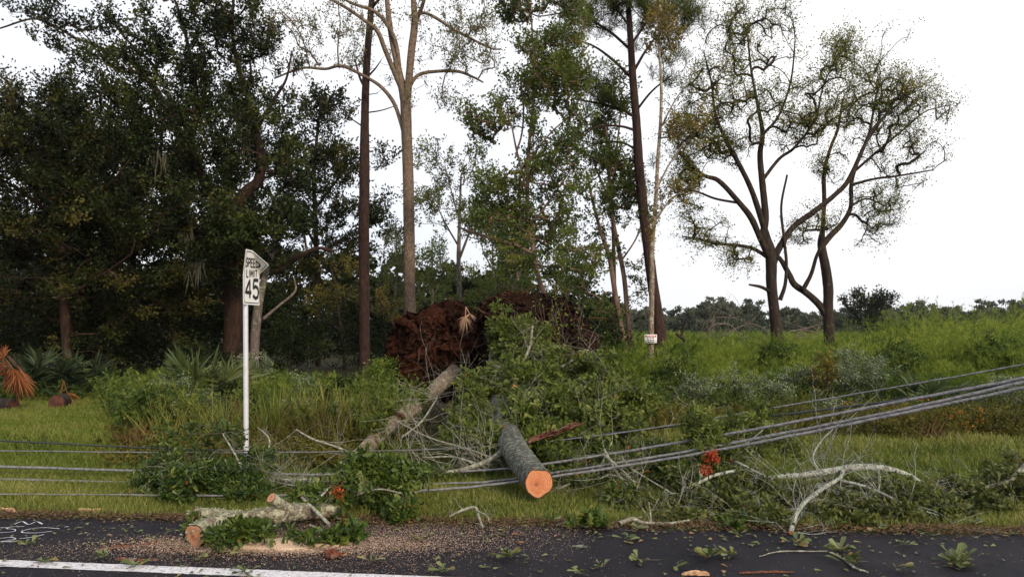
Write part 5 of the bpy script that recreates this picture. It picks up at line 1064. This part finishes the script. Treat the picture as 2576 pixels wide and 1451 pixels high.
branch('left part of the fallen crown, green leaves and bare twigs between the two trunks', [[(1270, 1090, 12, 10), (1200, 1060, 8, 10.6), (1130, 1040, 5, 11.2)], [(1275, 1120, 9, 9.6), (1220, 1090, 6, 10), (1160, 1080, 4, 10.4)], [(1250, 1000, 9, 12), (1200, 960, 6, 12.6), (1160, 940, 4, 13)]],
       [(1190, 1060, 10.6, 50, 50, .5, 110), (1195, 975, 12.2, 45, 50, .4, 90), (1160, 1085, 10.2, 60, 34, .5, 56), (1170, 1020, 12.4, 40, 30, .3, 30), (1235, 1105, 9.6, 34, 26, .2, 46), (1195, 1010, 10.8, 30, 40, .2, 40)], 10.4, mat=OLIVELEAF, k=8, L=.098, bias=.5, name='fallen_crown', cat='fallen branches', deads=30, gap=-.10, dens=3.4, tl=.8)
branch('tangle of bare pale twigs low between the two fallen trunks', [[(1260, 1160, 6, 9.2), (1180, 1130, 5, 9.4), (1080, 1100, 4, 9.6), (1000, 1060, 3, 9.8)], [(1230, 1180, 6, 9), (1150, 1150, 5, 9.2), (1070, 1150, 4, 9.2)], [(900, 1150, 6, 9.9), (850, 1125, 6, 10), (790, 1105, 5, 10), (745, 1080, 4, 10.1)], [(1010, 1100, 4, 10), (1060, 1060, 4, 10.4), (1100, 1000, 3, 11)]],
       [(1050, 1190, 8.8, 110, 25, .3, 50)], 9.3, deads=60, tl=.75, k=7, L=.06, name='bare_twigs', cat='branch', bias=.45)
# --- debris right of the sawn trunk, along the verge
branch('low olive brush under the cables right of the sawn trunk', [[(1400, 1230, 7, 8.3), (1480, 1200, 6, 8.6), (1560, 1180, 5, 8.9), (1650, 1165, 4, 9.1)], [(1480, 1190, 5, 8.7), (1520, 1150, 4, 9.0), (1540, 1110, 3, 9.3)], [(1520, 1130, 6, 8.6), (1560, 1200, 6, 8.0), (1600, 1235, 6, 7.7)]],
       [(1480, 1190, 8.8, 110, 45, .5, 210), (1600, 1170, 9, 110, 50, .5, 210), (1680, 1150, 9.3, 80, 40, .5, 120), (1420, 1160, 9.1, 60, 40, .4, 70), (1560, 1240, 7.9, 70, 30, .3, 70)], 8.7, mat=OLIVELEAF, k=8, L=.07, bias=.4, nobj=200, deads=40, tl=.55, name='brush_heap')
branch('olive leafy bough with upright pale-leaved tip beside the red dead leaves', [[(1860, 1240, 8, 8.0), (1800, 1170, 7, 8.2), (1770, 1110, 5, 8.3), (1745, 1050, 3, 8.4)], [(1800, 1180, 6, 8.2), (1860, 1130, 4, 8.3), (1920, 1080, 3, 8.4)]],
       [(1760, 1090, 8.3, 40, 60, .3, 80), (1880, 1095, 8.5, 70, 50, .4, 110), (1810, 1150, 8.2, 70, 40, .3, 100), (1740, 1200, 8.0, 70, 40, .35, 90), (1930, 1060, 8.7, 40, 40, .3, 36), (1960, 1130, 8.6, 60, 30, .3, 50)], 8.2, mat=OLIVELEAF, k=8, L=.075, wr=.34, bias=.52, nobj=280, deads=14, tl=.5, name='leafy_branch')
branch('low mass of dark leafy brush along the road edge under the arching limb', [[(1560, 1300, 6, 7.2), (1700, 1300, 7, 7.2), (1850, 1290, 7, 7.2), (2000, 1280, 6, 7.2)], [(1700, 1290, 5, 7.4), (1730, 1240, 4, 7.6)]],
       [(1650, 1275, 7.5, 120, 30, .4, 120), (1800, 1275, 7.4, 130, 45, .4, 260), (1900, 1300, 7.0, 110, 28, .3, 170), (1700, 1310, 7.0, 110, 20, .25, 80), (1850, 1225, 7.9, 120, 40, .4, 170), (2000, 1270, 7.5, 90, 50, .4, 170), (1780, 1335, 6.7, 90, 8, .12, 40)], 7.3, mat=BRUSHLEAF, k=8, L=.07, bias=.48, nobj=290, deads=26, tl=.45, name='brush_heap')
branch('leafy brush below the sawn end of the arching limb', [[(2050, 1290, 6, 7.2), (2150, 1280, 6, 7.3), (2280, 1260, 6, 7.5), (2400, 1250, 5, 7.7)]],
       [(2080, 1290, 7.2, 90, 35, .35, 150), (2200, 1290, 7.1, 110, 34, .35, 170), (2330, 1270, 7.4, 100, 40, .4, 160), (2200, 1235, 7.9, 130, 35, .35, 120), (2150, 1320, 6.8, 90, 10, .15, 44), (2420, 1290, 7.1, 60, 18, .25, 40)], 7.3, mat=BRUSHLEAF, k=8, L=.072, bias=.46, nobj=290, deads=26, tl=.5, name='brush_heap')
branch('leafy brush at the right edge of the verge with a lichen-spotted stem', [[(2400, 1250, 8, 7.8), (2480, 1225, 9, 7.9), (2540, 1205, 14, 7.8), (2600, 1150, 16, 7.8)]],
       [(2430, 1230, 7.9, 60, 35, .35, 100), (2540, 1220, 7.9, 60, 45, .4, 110), (2500, 1260, 7.5, 90, 25, .3, 80), (2540, 1170, 8.3, 50, 40, .3, 50)], 7.8, mat=BRUSHLEAF, dens=1.3, k=8, L=.075, bias=.45, nobj=200, deads=10, tl=.4, name='brush_heap')
branch('arching lichen-covered limb with a sawn lower end reaching the road', [[(1800, 1262, 7, 7.7), (1860, 1232, 9, 7.8), (1910, 1210, 11, 7.9), (1960, 1198, 12, 7.9), (2020, 1194, 15, 7.9), (2090, 1184, 18, 7.9), (2160, 1174, 19, 7.9), (2230, 1178, 16, 7.9), (2290, 1196, 11, 7.9), (2330, 1225, 7, 7.9)],
        [(2120, 1184, 10, 7.85), (2112, 1202, 10, 7.7), (2070, 1228, 11, 7.4), (2025, 1262, 12, 7.1), (2004, 1290, 13, 6.8), (1994, 1318, 13, 6.65), (1990, 1340, 12, 6.5)],
        [(2115, 1208, 7, 7.6), (2160, 1218, 7, 7.5), (2210, 1236, 7, 7.4), (2280, 1270, 5, 7.2), (2350, 1292, 3, 7.0)], [(2060, 1186, 6, 7.9), (2045, 1150, 5, 8.0), (2065, 1110, 4, 8.1), (2110, 1065, 3, 8.2)],
        [(1985, 1230, 10, 7.9), (2080, 1222, 11, 8.0), (2180, 1238, 10, 8.0), (2260, 1260, 7, 8.0)]],
       [], 7.9, wood=ARCHBARK, deads=75, tl=.5, name='arching_limb', cut=2)
branch('straight pale limb stripped of leaves, left of the arching limb', [[(1715, 1236, 8, 7.5), (1760, 1212, 9, 7.6), (1800, 1194, 9, 7.7), (1855, 1182, 8, 7.8)], [(1815, 1142, 7, 8.1), (1870, 1170, 7, 7.95), (1925, 1198, 6, 7.8)]], [], 7.7, deads=12, tl=.3, name='bare_limb', wood=ARCHBARK)
branch('thin pale crossing limbs on the grass right of the sawn trunk', [[(1518, 1142, 6, 8.3), (1560, 1178, 6, 8.1), (1600, 1215, 6, 7.8)], [(1590, 1180, 4, 8), (1640, 1210, 4, 7.8), (1690, 1240, 4, 7.6)]], [], 8, deads=14, tl=.3, name='bare_limb')
branch('broken branch with torn cream end pointing left on the road edge', [[(1556, 1322, 16, 6.75), (1568, 1312, 12, 6.8), (1592, 1304, 11, 6.8), (1620, 1314, 9, 6.8), (1680, 1316, 8, 6.8), (1735, 1308, 7, 6.9)], [(1638, 1316, 5, 6.8), (1636, 1290, 4, 6.9), (1632, 1262, 3, 6.95)]], [(1850, 1320, 6.8, 60, 16, .2, 36)], 6.8, deads=4, tl=.25, nobj=200, name='broken_branch', cut=False)
th = branch('short bare lichen twig with a drooping tip at the road edge, centre', [[(1130, 1298, 6, 6.9), (1165, 1282, 7, 6.9), (1195, 1276, 8, 6.9), (1205, 1300, 7, 6.8), (1215, 1328, 7, 6.65)], [(1198, 1282, 4, 6.85), (1225, 1298, 4, 6.75), (1232, 1315, 3, 6.7)]], [], 6.9, deads=6, tl=.14, name='bare_twig')
th = branch('leafy seedling-like spray at the road edge below the sawn trunk', [[(1400, 1320, 4, 6.8), (1430, 1310, 3, 6.8)]], [(1415, 1312, 6.8, 45, 14, .15, 22)], 6.8, bias=.6, nobj=150, name='leaf_spray', k=7, L=.07)
th = branch('second leafy spray, on the road edge between the first spray and the torn branch', [[(1470, 1325, 4, 6.7), (1500, 1312, 3, 6.7)]], [(1490, 1308, 6.75, 30, 16, .12, 14)], 6.7, bias=.6, nobj=90, name='leaf_spray', k=7, L=.085)
# red dead leaves cluster
rb = P(1783, 1205, 8.05); rl = thing('red_leaf_cluster', 'hanging cluster of bright red-brown dead leaves in the olive bough', 'dead leaves', rb)
C = np.vstack([blob(1792, 1148, 7.72, 12, 13, .05, 12), blob(1780, 1180, 7.7, 10, 9, .04, 9)]); rosettes(rl, C, REDLEAF, k=9, L=.05, wr=.3, nobj=220, bias=.5, ax=rdir(len(C), -.8), orange=0)
rb = P(838, 1205, 7.3); rl = thing('red_leaf_cluster', 'small orange dead leaves behind the glossy branch over the log', 'dead leaves', rb)
C = blob(848, 1238, 7.0, 10, 8, .04, 6); rosettes(rl, C, REDLEAF, k=8, L=.05, wr=.35, nobj=48, bias=.9, ax=rdir(len(C), -.3), orange=0)
# splintered bark shard in the crown
m = MB(); c = curve(limb_world([(1330, 1112, 8, 9.3), (1370, 1096, 14, 9.3), (1420, 1080, 16, 9.2), (1455, 1062, 10, 9.2)], 9.2), 5); 
for k_ in range(9):
    o_k = rng.normal(size=3)*[.03, .03, .02]; i0 = random.randint(0, len(c)//2); i1 = random.randint(len(c)//2+1, len(c)-1); pth = c[i0:i1+1, :3]+o_k*np.linspace(.3, 1.6, i1-i0+1)[:, None]
    m.tube(pth+rng.normal(size=pth.shape)*.005, np.linspace(.022, .004, len(pth)), 4, .5, rough=.3)
SPL = barkmat('splintered_wood', (.07, .025, .016), (.26, .10, .06), (.22, .2, .17), .3, 14, .7, 1); tag(m.build('splintered_limb', SPL, origin=c[0, :3]), 'reddish splintered limb end in the fallen crown', 'branch')

# vines over the right plate
m = MB(); n = 34; px = rng.uniform(1225, 1480, n); dd = 14.25+.2*rng.random(n)
for k in range(n):
    s0 = P(px[k], rng.uniform(745, 800), dd[k]); L_ = rng.uniform(.4, 1.3); pts = np.array([s0+[rng.normal()*.04*j, -.03*j, -L_*j/5] for j in range(6)]); m.tube(pts, .004, 3, .5)
    q = 12; i_ = rng.integers(0, 6, q); leaves(m, pts[i_]+rng.normal(size=(q, 3))*.04, rdir(q, -.3), .06, .035, .4+.5*rng.random(q), 1)
vb = P(1350, 950, 14.2); vn = thing('hanging_vines', 'leafy vines and rootlets draped over the right root plate', 'vines', vb); m.build('tendrils', [DARKTWIG, OLIVELEAF], vn, smooth=False)

# ------------------------------------------------------------------ small things: notice, pole, trailer, stumps
b0 = P(1637, 852, 21.35); nb = thing('warning_notice', 'small white notice with red band on the vine-clad trunk', 'sign', P(1637, 865, 21.35))
m = MB(); w_, h_ = .165, .115
def boxm(m, c, sx, sy, sz, t=.5, mi=0):
    c = np.asarray(c, float); V = np.array([[x_, y_, z_] for x_ in (-1, 1) for y_ in (-1, 1) for z_ in (-1, 1)])*np.array([sx, sy, sz])/2+c
    m.add(V, t, quads=[[0, 1, 3, 2], [4, 6, 7, 5], [0, 4, 5, 1], [2, 3, 7, 6], [0, 2, 6, 4], [1, 5, 7, 3]], mi=mi)
boxm(m, b0, .33, .006, .23); m.build('notice_board', SIGNW, nb)
RED = plainmat('notice_red', (.42, .05, .05), .6); m = MB(); boxm(m, b0+[0, -.005, .072], .30, .003, .05); m.build('red_band', RED, nb)
m = MB()
for (z_, xs_) in ((.072, [(-.1, .03), (-.06, .03), (-.02, .03), (.02, .03), (.06, .03), (.1, .03)]),): 
    for x_, s_ in xs_: boxm(m, b0+[x_, -.008, z_], .018, .002, .028, mi=1)
for z_, xs_ in ((.02, [(-.08, .06), (-.01, .05), (.06, .07)]), (-.03, [(-.07, .05), (.0, .06), (.07, .05)]), (-.075, [(-.04, .08), (.05, .06)])):
    for x_, s_ in xs_: boxm(m, b0+[x_, -.006, z_], s_, .002, .022)
m.build('print', [SIGNK, SIGNW], nb)
GREYP = plainmat('grey_paint', (.30, .31, .28), .6)
pb = P(777, 905, 33); pb[2] = float(ground(pb[0], pb[1])); po = thing('utility_post', 'thin grey post with a small cross-piece in the dark wood', 'post', pb)
m = MB(); m.tube(np.array([pb, P(777, 735, 33)]), .032, 8, .5, cap=True); m.build('post', GREYP, po)
m = MB(); boxm(m, P(774, 816, 32.95), .2, .06, .06); m.build('cross_piece', GREYP, po)
tb = P(953, 905, 36); tb[2] = float(ground(tb[0], tb[1])); tr = thing('utility_trailer', 'low grey box trailer beyond the red-barked pine', 'trailer', tb)
TRM = plainmat('trailer_grey', (.12, .12, .10), .6, 0, .4, .3, 4)
m = MB(); boxm(m, [tb[0]-.1, 36, H-(900-HY)/F*36], 1.5, 1.2, .5); m.build('box_body', TRM, tr)
m = MB(); boxm(m, [tb[0]-.1, 35.395, H-(887-HY)/F*36], 1.56, .02, .05); m.build('top_rail', GREYP, tr)
m = MB(); boxm(m, [tb[0]-.25, 35.6, H-(884-HY)/F*36+.03], .5, .25, .10); m.build('white_lid', SIGNW, tr)
for sx in (-.5, .35):
    m = MB(); cx_ = tb[0]+sx; cz = tb[2]+.28; m.tube(np.array([[cx_, 35.3, cz], [cx_, 35.45, cz]]), .28, 16, .5, cap=True); m.build('wheel', WB, tr)
m = MB()
for i_ in range(9): boxm(m, [tb[0]-.55+i_*.11, 35.39, H-(893-HY)/F*36-.02], .06, .004, .06)
m.build('lettering', SIGNK, tr)
for lb, px, py, d, s in (('cut stump end, reddish, on the lawn at left', 147, 1035, 16.2, .15), ('fallen dark log at the far left edge of the lawn', 25, 1045, 16, .13)):
    c = P(px, py, d); c[2] = float(ground(c[0], c[1]))+s; th = thing('lawn_log', lb, 'log', c, 'logs on the lawn')
    dv = np.array([.25, -1, 0.]) if px > 100 else np.array([1., -.5, 0]); dv = unit(dv); m = MB(); Vr = m.tube(np.array([c-dv*.35, c, c+dv*.12]), [s, s, s], 14, .5, rough=.05); m.build('trunk', DARKBARK, th)
    mm = MB(); ring = Vr[-1]; STUMP = bpy.data.materials.get('old_cut') or plainmat('old_cut', (.10, .04, .028), .8, 0, .2, .5, 12); cc = ring.mean(0); mm.add(np.vstack([ring, cc]), .5, tris=[[k, (k+1) % 14, 14] for k in range(14)]); mm.build('cut_face', STUMP, th)
# dead wood in the field
for lb, pts, d in (('dark broken snag standing in the fennel right of the tall pine', [[(1700, 838, 7), (1712, 848, 7), (1722, 858, 6)], [(1712, 846, 6), (1720, 828, 5), (1730, 800, 3)]], 24), ('grey bare fallen branches at the field edge beyond the fennel', [[(1780, 850, 5), (1790, 820, 5), (1830, 815, 4), (1860, 840, 3)], [(1790, 822, 4), (1800, 800, 3), (1850, 800, 3)], [(1820, 845, 4), (1880, 815, 3), (1930, 830, 2)]], 40),
                   ('grey branches lying between the two dark field trees', [[(1985, 835, 5), (2030, 825, 4), (2070, 815, 3)], [(2000, 850, 4), (2020, 830, 4), (2060, 840, 3)]], 36), ('dark broken stub poking from the fennel at right', [[(2478, 850, 10), (2490, 838, 9), (2500, 828, 5)]], 19.5)):
    W_ = [limb_world(l, d) for l in pts]; b0 = W_[0][0, :3]; th = thing('dead_wood', lb, 'dead wood', b0, 'dead wood in the field'); m = MB()
    for w__ in W_: c = curve(w__, 5); m.tube(c[:, :3]+rng.normal(size=(len(c), 3))*.01, c[:, 3], 6, .5, cap=True); 
    if d > 30:
        for w__ in W_:
            for k in range(6): twigset(m, w__[random.randrange(len(w__)), :3], rdir(1, .6)[0], 1.2, .02, 2, 3)
    m.build('limb', GREYBARK if d > 30 else DARKBARK, th)

# ------------------------------------------------------------------ litter, sawdust and sprigs on the road
def flat(m, x, y, z, L, W, t, mi=0, up=.15):
    n = len(x); a = rng.random(n)*2*PI; d = np.stack([np.cos(a), np.sin(a), rng.normal(size=n)*up], -1); leaves(m, np.stack([x, y, z], -1), d, L, W, t, mi, nrm=unit(np.array([[0, 0, 1.]])+rng.normal(size=(n, 3))*.25))
n = 16000; x = rng.uniform(-6, 7, n); y = yedge(x)+rng.normal(size=n)*.13+.08; m = MB(); flat(m, x, y, np.maximum(ground(x, y), -.02)+.012+.02*rng.random(n), .035*(.4+rng.random(n)), .012, rng.random(n)); tag(m.build('edge_litter', LITTER, smooth=False), 'brown leaf litter and bark bits along the asphalt edge', 'litter', kind='stuff')
# sawdust
n = 30000; cx_, cy_ = pxg(690, 1372); x = cx_+rng.normal(size=n)*.55; y = cy_+rng.normal(size=n)*.13+.0; m = MB()
k = (rng.random(n) < 1); x2, y2 = x[k], y[k]; flat(m, x2, y2, .006+.012*rng.random(len(x2)), .012, .009, rng.random(len(x2)))
NN = 46000; px = rng.uniform(600, 1500, NN); py = 1315+rng.random(NN)**1.1*110+(px-1000)*.02; d = H*F/(py-HY); x = (px-CX)/F*d; pr = np.exp(-((px-980)/330)**2)*np.exp(-((py-1345)/38)**2); k = rng.random(NN) < pr; flat(m, x[k], d[k], np.full(k.sum(), .008), .009, .006, rng.random(k.sum()))
n = 11000; x = rng.uniform(-4.4, 4.6, n); y = rng.uniform(4.9, 6.9, n); k = (y < yedge(x)) & (rng.random(n) < np.where(x < .9, .28+.5*np.exp(-((x+1.2)/1.0)**2), .12)); flat(m, x[k], y[k], np.full(k.sum(), .008), .009, .006, rng.random(k.sum()))
n = 5200; x = rng.uniform(-4.4, -.5, n); y = yline(x)+.25+rng.normal(size=n)*.16; flat(m, x, y, np.full(n, .008), .008, .005, rng.random(n))
tag(m.build('scattered_chips', CHIP, smooth=False), 'fine pale wood chips scattered over the asphalt', 'wood chips', kind='stuff')
m = MB(); U = 34; R = 12
V = []
for i in range(R+1):
    for j in range(U):
        a = 2*PI*j/U; r_ = i/R; kk_ = 1+.45*noise.noise(Vector((math.cos(a)*2, math.sin(a)*2, 3)))+.25*noise.noise(Vector((math.cos(a)*6, math.sin(a)*6, 9))); xx = r_*math.cos(a)*.62*kk_; yy = r_*math.sin(a)*.19*kk_; V.append([cx_+xx, cy_+yy, .003+.045*(1-r_**2)*(.7+.6*noise.noise(Vector((xx*6, yy*9, 0))))])
m.add(V, .5, quads=[[i*U+j, i*U+(j+1) % U, (i+1)*U+(j+1) % U, (i+1)*U+j] for i in range(R) for j in range(U)])
SAW = plainmat('sawdust', (.85, .62, .44), .95, 0, .1, .35, 90, bump=.8)
tag(m.build('sawdust_heap', SAW, origin=np.array([cx_, cy_, 0])), 'low heap of pale orange sawdust beside the road log', 'sawdust')

# leafy sprigs lying on the asphalt: things with leaves of their own
ROADLEAF = leafmat('road_leaf', [(.04, .065, .02), (.075, .10, .03), (.12, .15, .045), (.20, .20, .08), (.30, .12, .03)], .2, .4, .45)
def sprig(label, px, py, n, L=.07, seed=0, tall=.5, stem=.12, t=.5):
    x_, y_ = pxg(px, py); th = thing('leaf_sprig', label, 'leaf sprig', (x_, y_, .004), 'leaf sprigs on the road')
    a = random.uniform(0, 2*PI); m = MB(); e = np.array([x_+stem*math.cos(a), y_+stem*.6*math.sin(a), .025]); m.tube(curve([[x_-stem*.8*math.cos(a), y_-stem*.5*math.sin(a), .008], [x_, y_, .014], e]), .0028, 5, .5); m.build('stem', DARKTWIG, th)
    C = e+rng.normal(size=(n, 3))*[.02, .02, .006]; aa = rng.random(n)*2*PI; el = tall*rng.random(n); d = np.stack([np.cos(aa)*np.cos(el), np.sin(aa)*np.cos(el), np.sin(el)], -1)
    leaf_objects(th, C, d, unit(np.array([[0, 0, 1.]])+rng.normal(size=(n, 3))*.4), 1.25*L*(.6+.7*rng.random(n)), np.clip(t+rng.normal(size=n)*.2, 0, .85), ROADLEAF)
sprigs = [('sprig of large leaves at the bottom right, biggest on the asphalt', 2370, 1420, 34, .10), ('curled light-green sprig left of centre at the lower road', 1278, 1400, 14, .085), ('sprig beside the bottom edge at centre, on the white line end', 1100, 1440, 9, .07),
          ('small sprig on the white line at far left', 95, 1418, 8, .065), ('sprig on the white line left of centre', 330, 1430, 9, .07), ('flat green sprig at the left edge above the white line', 60, 1370, 10, .06), ('two-leaf sprig below the broken branch', 1580, 1363, 7, .075),
          ('sprig with red stem in the middle of the right asphalt', 1640, 1412, 12, .065), ('long sprig right of the middle, pale lichen stem', 1760, 1400, 14, .075), ('bushy sprig near the bottom, right of the middle', 1830, 1405, 14, .07),
          ('sprig under the sawn lower end of the arching limb', 2020, 1370, 16, .075), ('dark sprig cluster right of the sawn limb end', 2110, 1385, 18, .08), ('rounded glossy sprig at right on the open asphalt', 2160, 1415, 16, .085), ('narrow sprig lying alone near the right', 2260, 1375, 7, .06),
          ('pointed sprig at the bottom edge, right part', 2255, 1432, 9, .065), ('lone curled leaf pair at lower centre-right', 1500, 1432, 5, .065), ('sprig at the asphalt edge right of the leaning limb', 2200, 1335, 10, .07), ('sprig near the bottom edge at centre right', 1470, 1448, 7, .06),
          ('flat sprig in front of the sawdust, centre', 925, 1418, 9, .06), ('leafy scrap near the sawdust at left', 585, 1398, 8, .06), ('yellowish scrap on the asphalt left of the log', 265, 1405, 9, .06), ('small sprig below the log ends', 480, 1408, 7, .06), ('sprig right of the sawdust patch', 1065, 1366, 7, .065),
          ('bottom-edge sprig left of centre, dark leaves', 620, 1446, 10, .065), ('sprig by the torn end of the broken branch', 1600, 1338, 9, .07), ('sprig in the litter at the right road edge', 2440, 1325, 9, .065), ('leaf sprig on the asphalt under the brush heap', 1850, 1352, 9, .06), ('little sprig left of the long sprig', 1700, 1428, 6, .06)]
for lb, px, py, n, L in sprigs: sprig(lb, px, py, n, L, tall=.9 if n > 12 else .5, stem=.05 if n < 12 else .1)
# loose leaves: every one a flat leaf
m = MB(); n = 1500; x = rng.uniform(-4.3, 4.6, n); y = rng.uniform(4.9, 6.95, n); k = (y < yedge(x)+.05) & (rng.random(n) < .25+.5*(y > 6.2)+.5*np.sin(x*2.7+y*3)*np.sin(y*5.1-x)); x, y = x[k], y[k]; n = len(x); a = rng.random(n)*2*PI
leaves(m, np.stack([x, y, np.full(n, .012)], -1), np.stack([np.cos(a), np.sin(a), .1*rng.random(n)], -1), .06*(.4+.8*rng.random(n)), .026, np.clip(.5+.25*rng.normal(size=n), 0, 1), shape='spat', nrm=unit(np.array([[0, 0, 1.]])+rng.normal(size=(n, 3))*.3)); tag(m.build('loose_leaves', ROADLEAF, smooth=False), 'single green leaves strewn over the asphalt', 'leaves', kind='stuff')
# wood shards and bark strips
def shard(name, label, pts, d_, mat, cat='wood piece', grp='wood scraps on the ground', slab=True):
    a_ = np.array([[*pxg(p_[0], p_[1]), .012, p_[2]] for p_ in pts]); m = MB()
    if slab:      # a flat jagged slab, torn at both ends, lying a little unevenly
        for rep in range(2):
            c = curve(a_[:, :3], 5); n_ = len(c); wd_ = np.interp(np.linspace(0, 1, n_), np.linspace(0, 1, len(a_)), a_[:, 3])*(1-.3*rep)
            tn = unit(np.gradient(c, axis=0)); sd = np.stack([-tn[:, 1], tn[:, 0], tn[:, 2]*0], -1); off = (rng.random()-.5)*.02*rep
            l_ = wd_*(.5+.9*rng.random(n_)); r_ = wd_*(.5+.9*rng.random(n_)); l_[[0, -1]] *= .2; r_[[0, -1]] *= .2; zt = .010+.012*rng.random(n_)+.006*rep; zt[[0, -1]] *= .5
            A = c-sd*l_[:, None]; B = c+sd*r_[:, None]; A[:, 2] = .005; B[:, 2] = .005; A2 = A*1.0; B2 = B*1.0; A2[:, 2] = zt; B2[:, 2] = zt*(.6+.5*rng.random(n_)); M_ = (A+B)/2; M_[:, 2] = zt*1.35
            V = np.stack([A, A2, M_, B2, B], 1)+[0, off, 0]; q = [[i_*5+k_, i_*5+k_+1, i_*5+6+k_, i_*5+5+k_] for i_ in range(n_-1) for k_ in range(4)]; m.add(V.reshape(-1, 3), .5, quads=q)
            if wd_.max() < .01: break
    else:
        c = curve(a_, 4); m.tube(c[:, :3]+rng.normal(size=(len(c), 3))*[.004, .006, 0], c[:, 3]*(.7+.5*rng.random(len(c))), 7, .5, rough=.3, cap=True)
    o_ = m.build(name, mat, smooth=False, origin=a_[0, :3]); tag(o_, label, cat, grp)
PALEW = barkmat('pale_wood', (.30, .15, .08), (.55, .36, .22), None, 0, 14, 1, .6)
shard('wood_shard', 'split orange-brown wood shard on the verge at left', [(195, 1284, .02), (225, 1285, .024), (262, 1286, .02)], 0, PALEW)
shard('bark_strip', 'long thin red bark strip on the asphalt left of the log', [(245, 1386, .004), (300, 1378, .008), (365, 1372, .006), (400, 1368, .003)], 0, SPL)
shard('wood_shard', 'pale splintered shard at the left edge of the verge', [(0, 1282, .015), (18, 1284, .018), (40, 1288, .01)], 0, PALEW)
shard('bark_strip', 'thin tan strip near the white line, left half', [(290, 1409, .003), (350, 1411, .006), (400, 1410, .004)], 0, SPL)
shard('wood_shard', 'orange split shard at the bottom edge, right of centre', [(1715, 1447, .012), (1750, 1446, .022), (1785, 1448, .01)], 0, PALEW)
shard('bark_plank', 'thin reddish bark plank along the bottom edge at right', [(1860, 1443, .006), (1930, 1441, .009), (2000, 1440, .007)], 0, SPL)
shard('lichen_stick', 'lichen-crusted stick on the asphalt below the sawn trunk', [(1440, 1376, .008), (1465, 1378, .011), (1478, 1379, .01)], 0, LICHENBARK, slab=False)
shard('lichen_stick', 'curved pale stick under the dark sprig cluster at right', [(2105, 1395, .006), (2130, 1415, .009), (2150, 1432, .010), (2180, 1442, .006)], 0, TWIG, slab=False)
shard('lichen_stick', 'long thin grey stick lying across the right asphalt', [(1910, 1402, .004), (1960, 1390, .005), (2030, 1390, .005), (2080, 1389, .004)], 0, TWIG, slab=False)
x_, y_ = pxg(835, 1405); th = thing('torn_bark', 'crumpled red-brown bark piece on the road in front of the sawdust', 'bark', (x_, y_, 0)); m = MB(); lump(m, [x_, y_, .03], .06, .04, .035, 16, 10, .6, 1.5, 4.4); m.build('bark_lump', SPL, th)
m = MB(); C = np.array([[x_+.02, y_-.02, .04]]); leaves(m, np.repeat(C, 6, 0), rdir(6, .4), .06, .03, rng.random(6)*.5); m.build('bark_flakes', REDLEAF, th, smooth=False)
# thin morning haze over the whole place
m = MB(); boxm(m, [0, 300, 14], 1500, 1700, 34); hz = m.build('haze', [])
hm = bpy.data.materials.new('haze_air'); hm.use_nodes = True; hn = hm.node_tree; hn.nodes.clear(); ho = hn.nodes.new('ShaderNodeOutputMaterial'); hv = hn.nodes.new('ShaderNodeVolumePrincipled')
hv.inputs['Color'].default_value = (.92, .94, 1, 1); hv.inputs['Density'].default_value = .00013; hv.inputs['Anisotropy'].default_value = .2; hn.links.new(hv.outputs[0], ho.inputs['Volume']); hz.data.materials.append(hm)
tag(hz, 'thin pale haze over the field and woods', 'haze', kind='stuff')
print('OBJ', len(bpy.data.objects), 'TRI', sum(sum(1 if len(p.vertices) == 3 else 2 for p in me.polygons) if len(me.polygons) < 1 else len(me.loops)-2*len(me.polygons) for me in bpy.data.meshes))
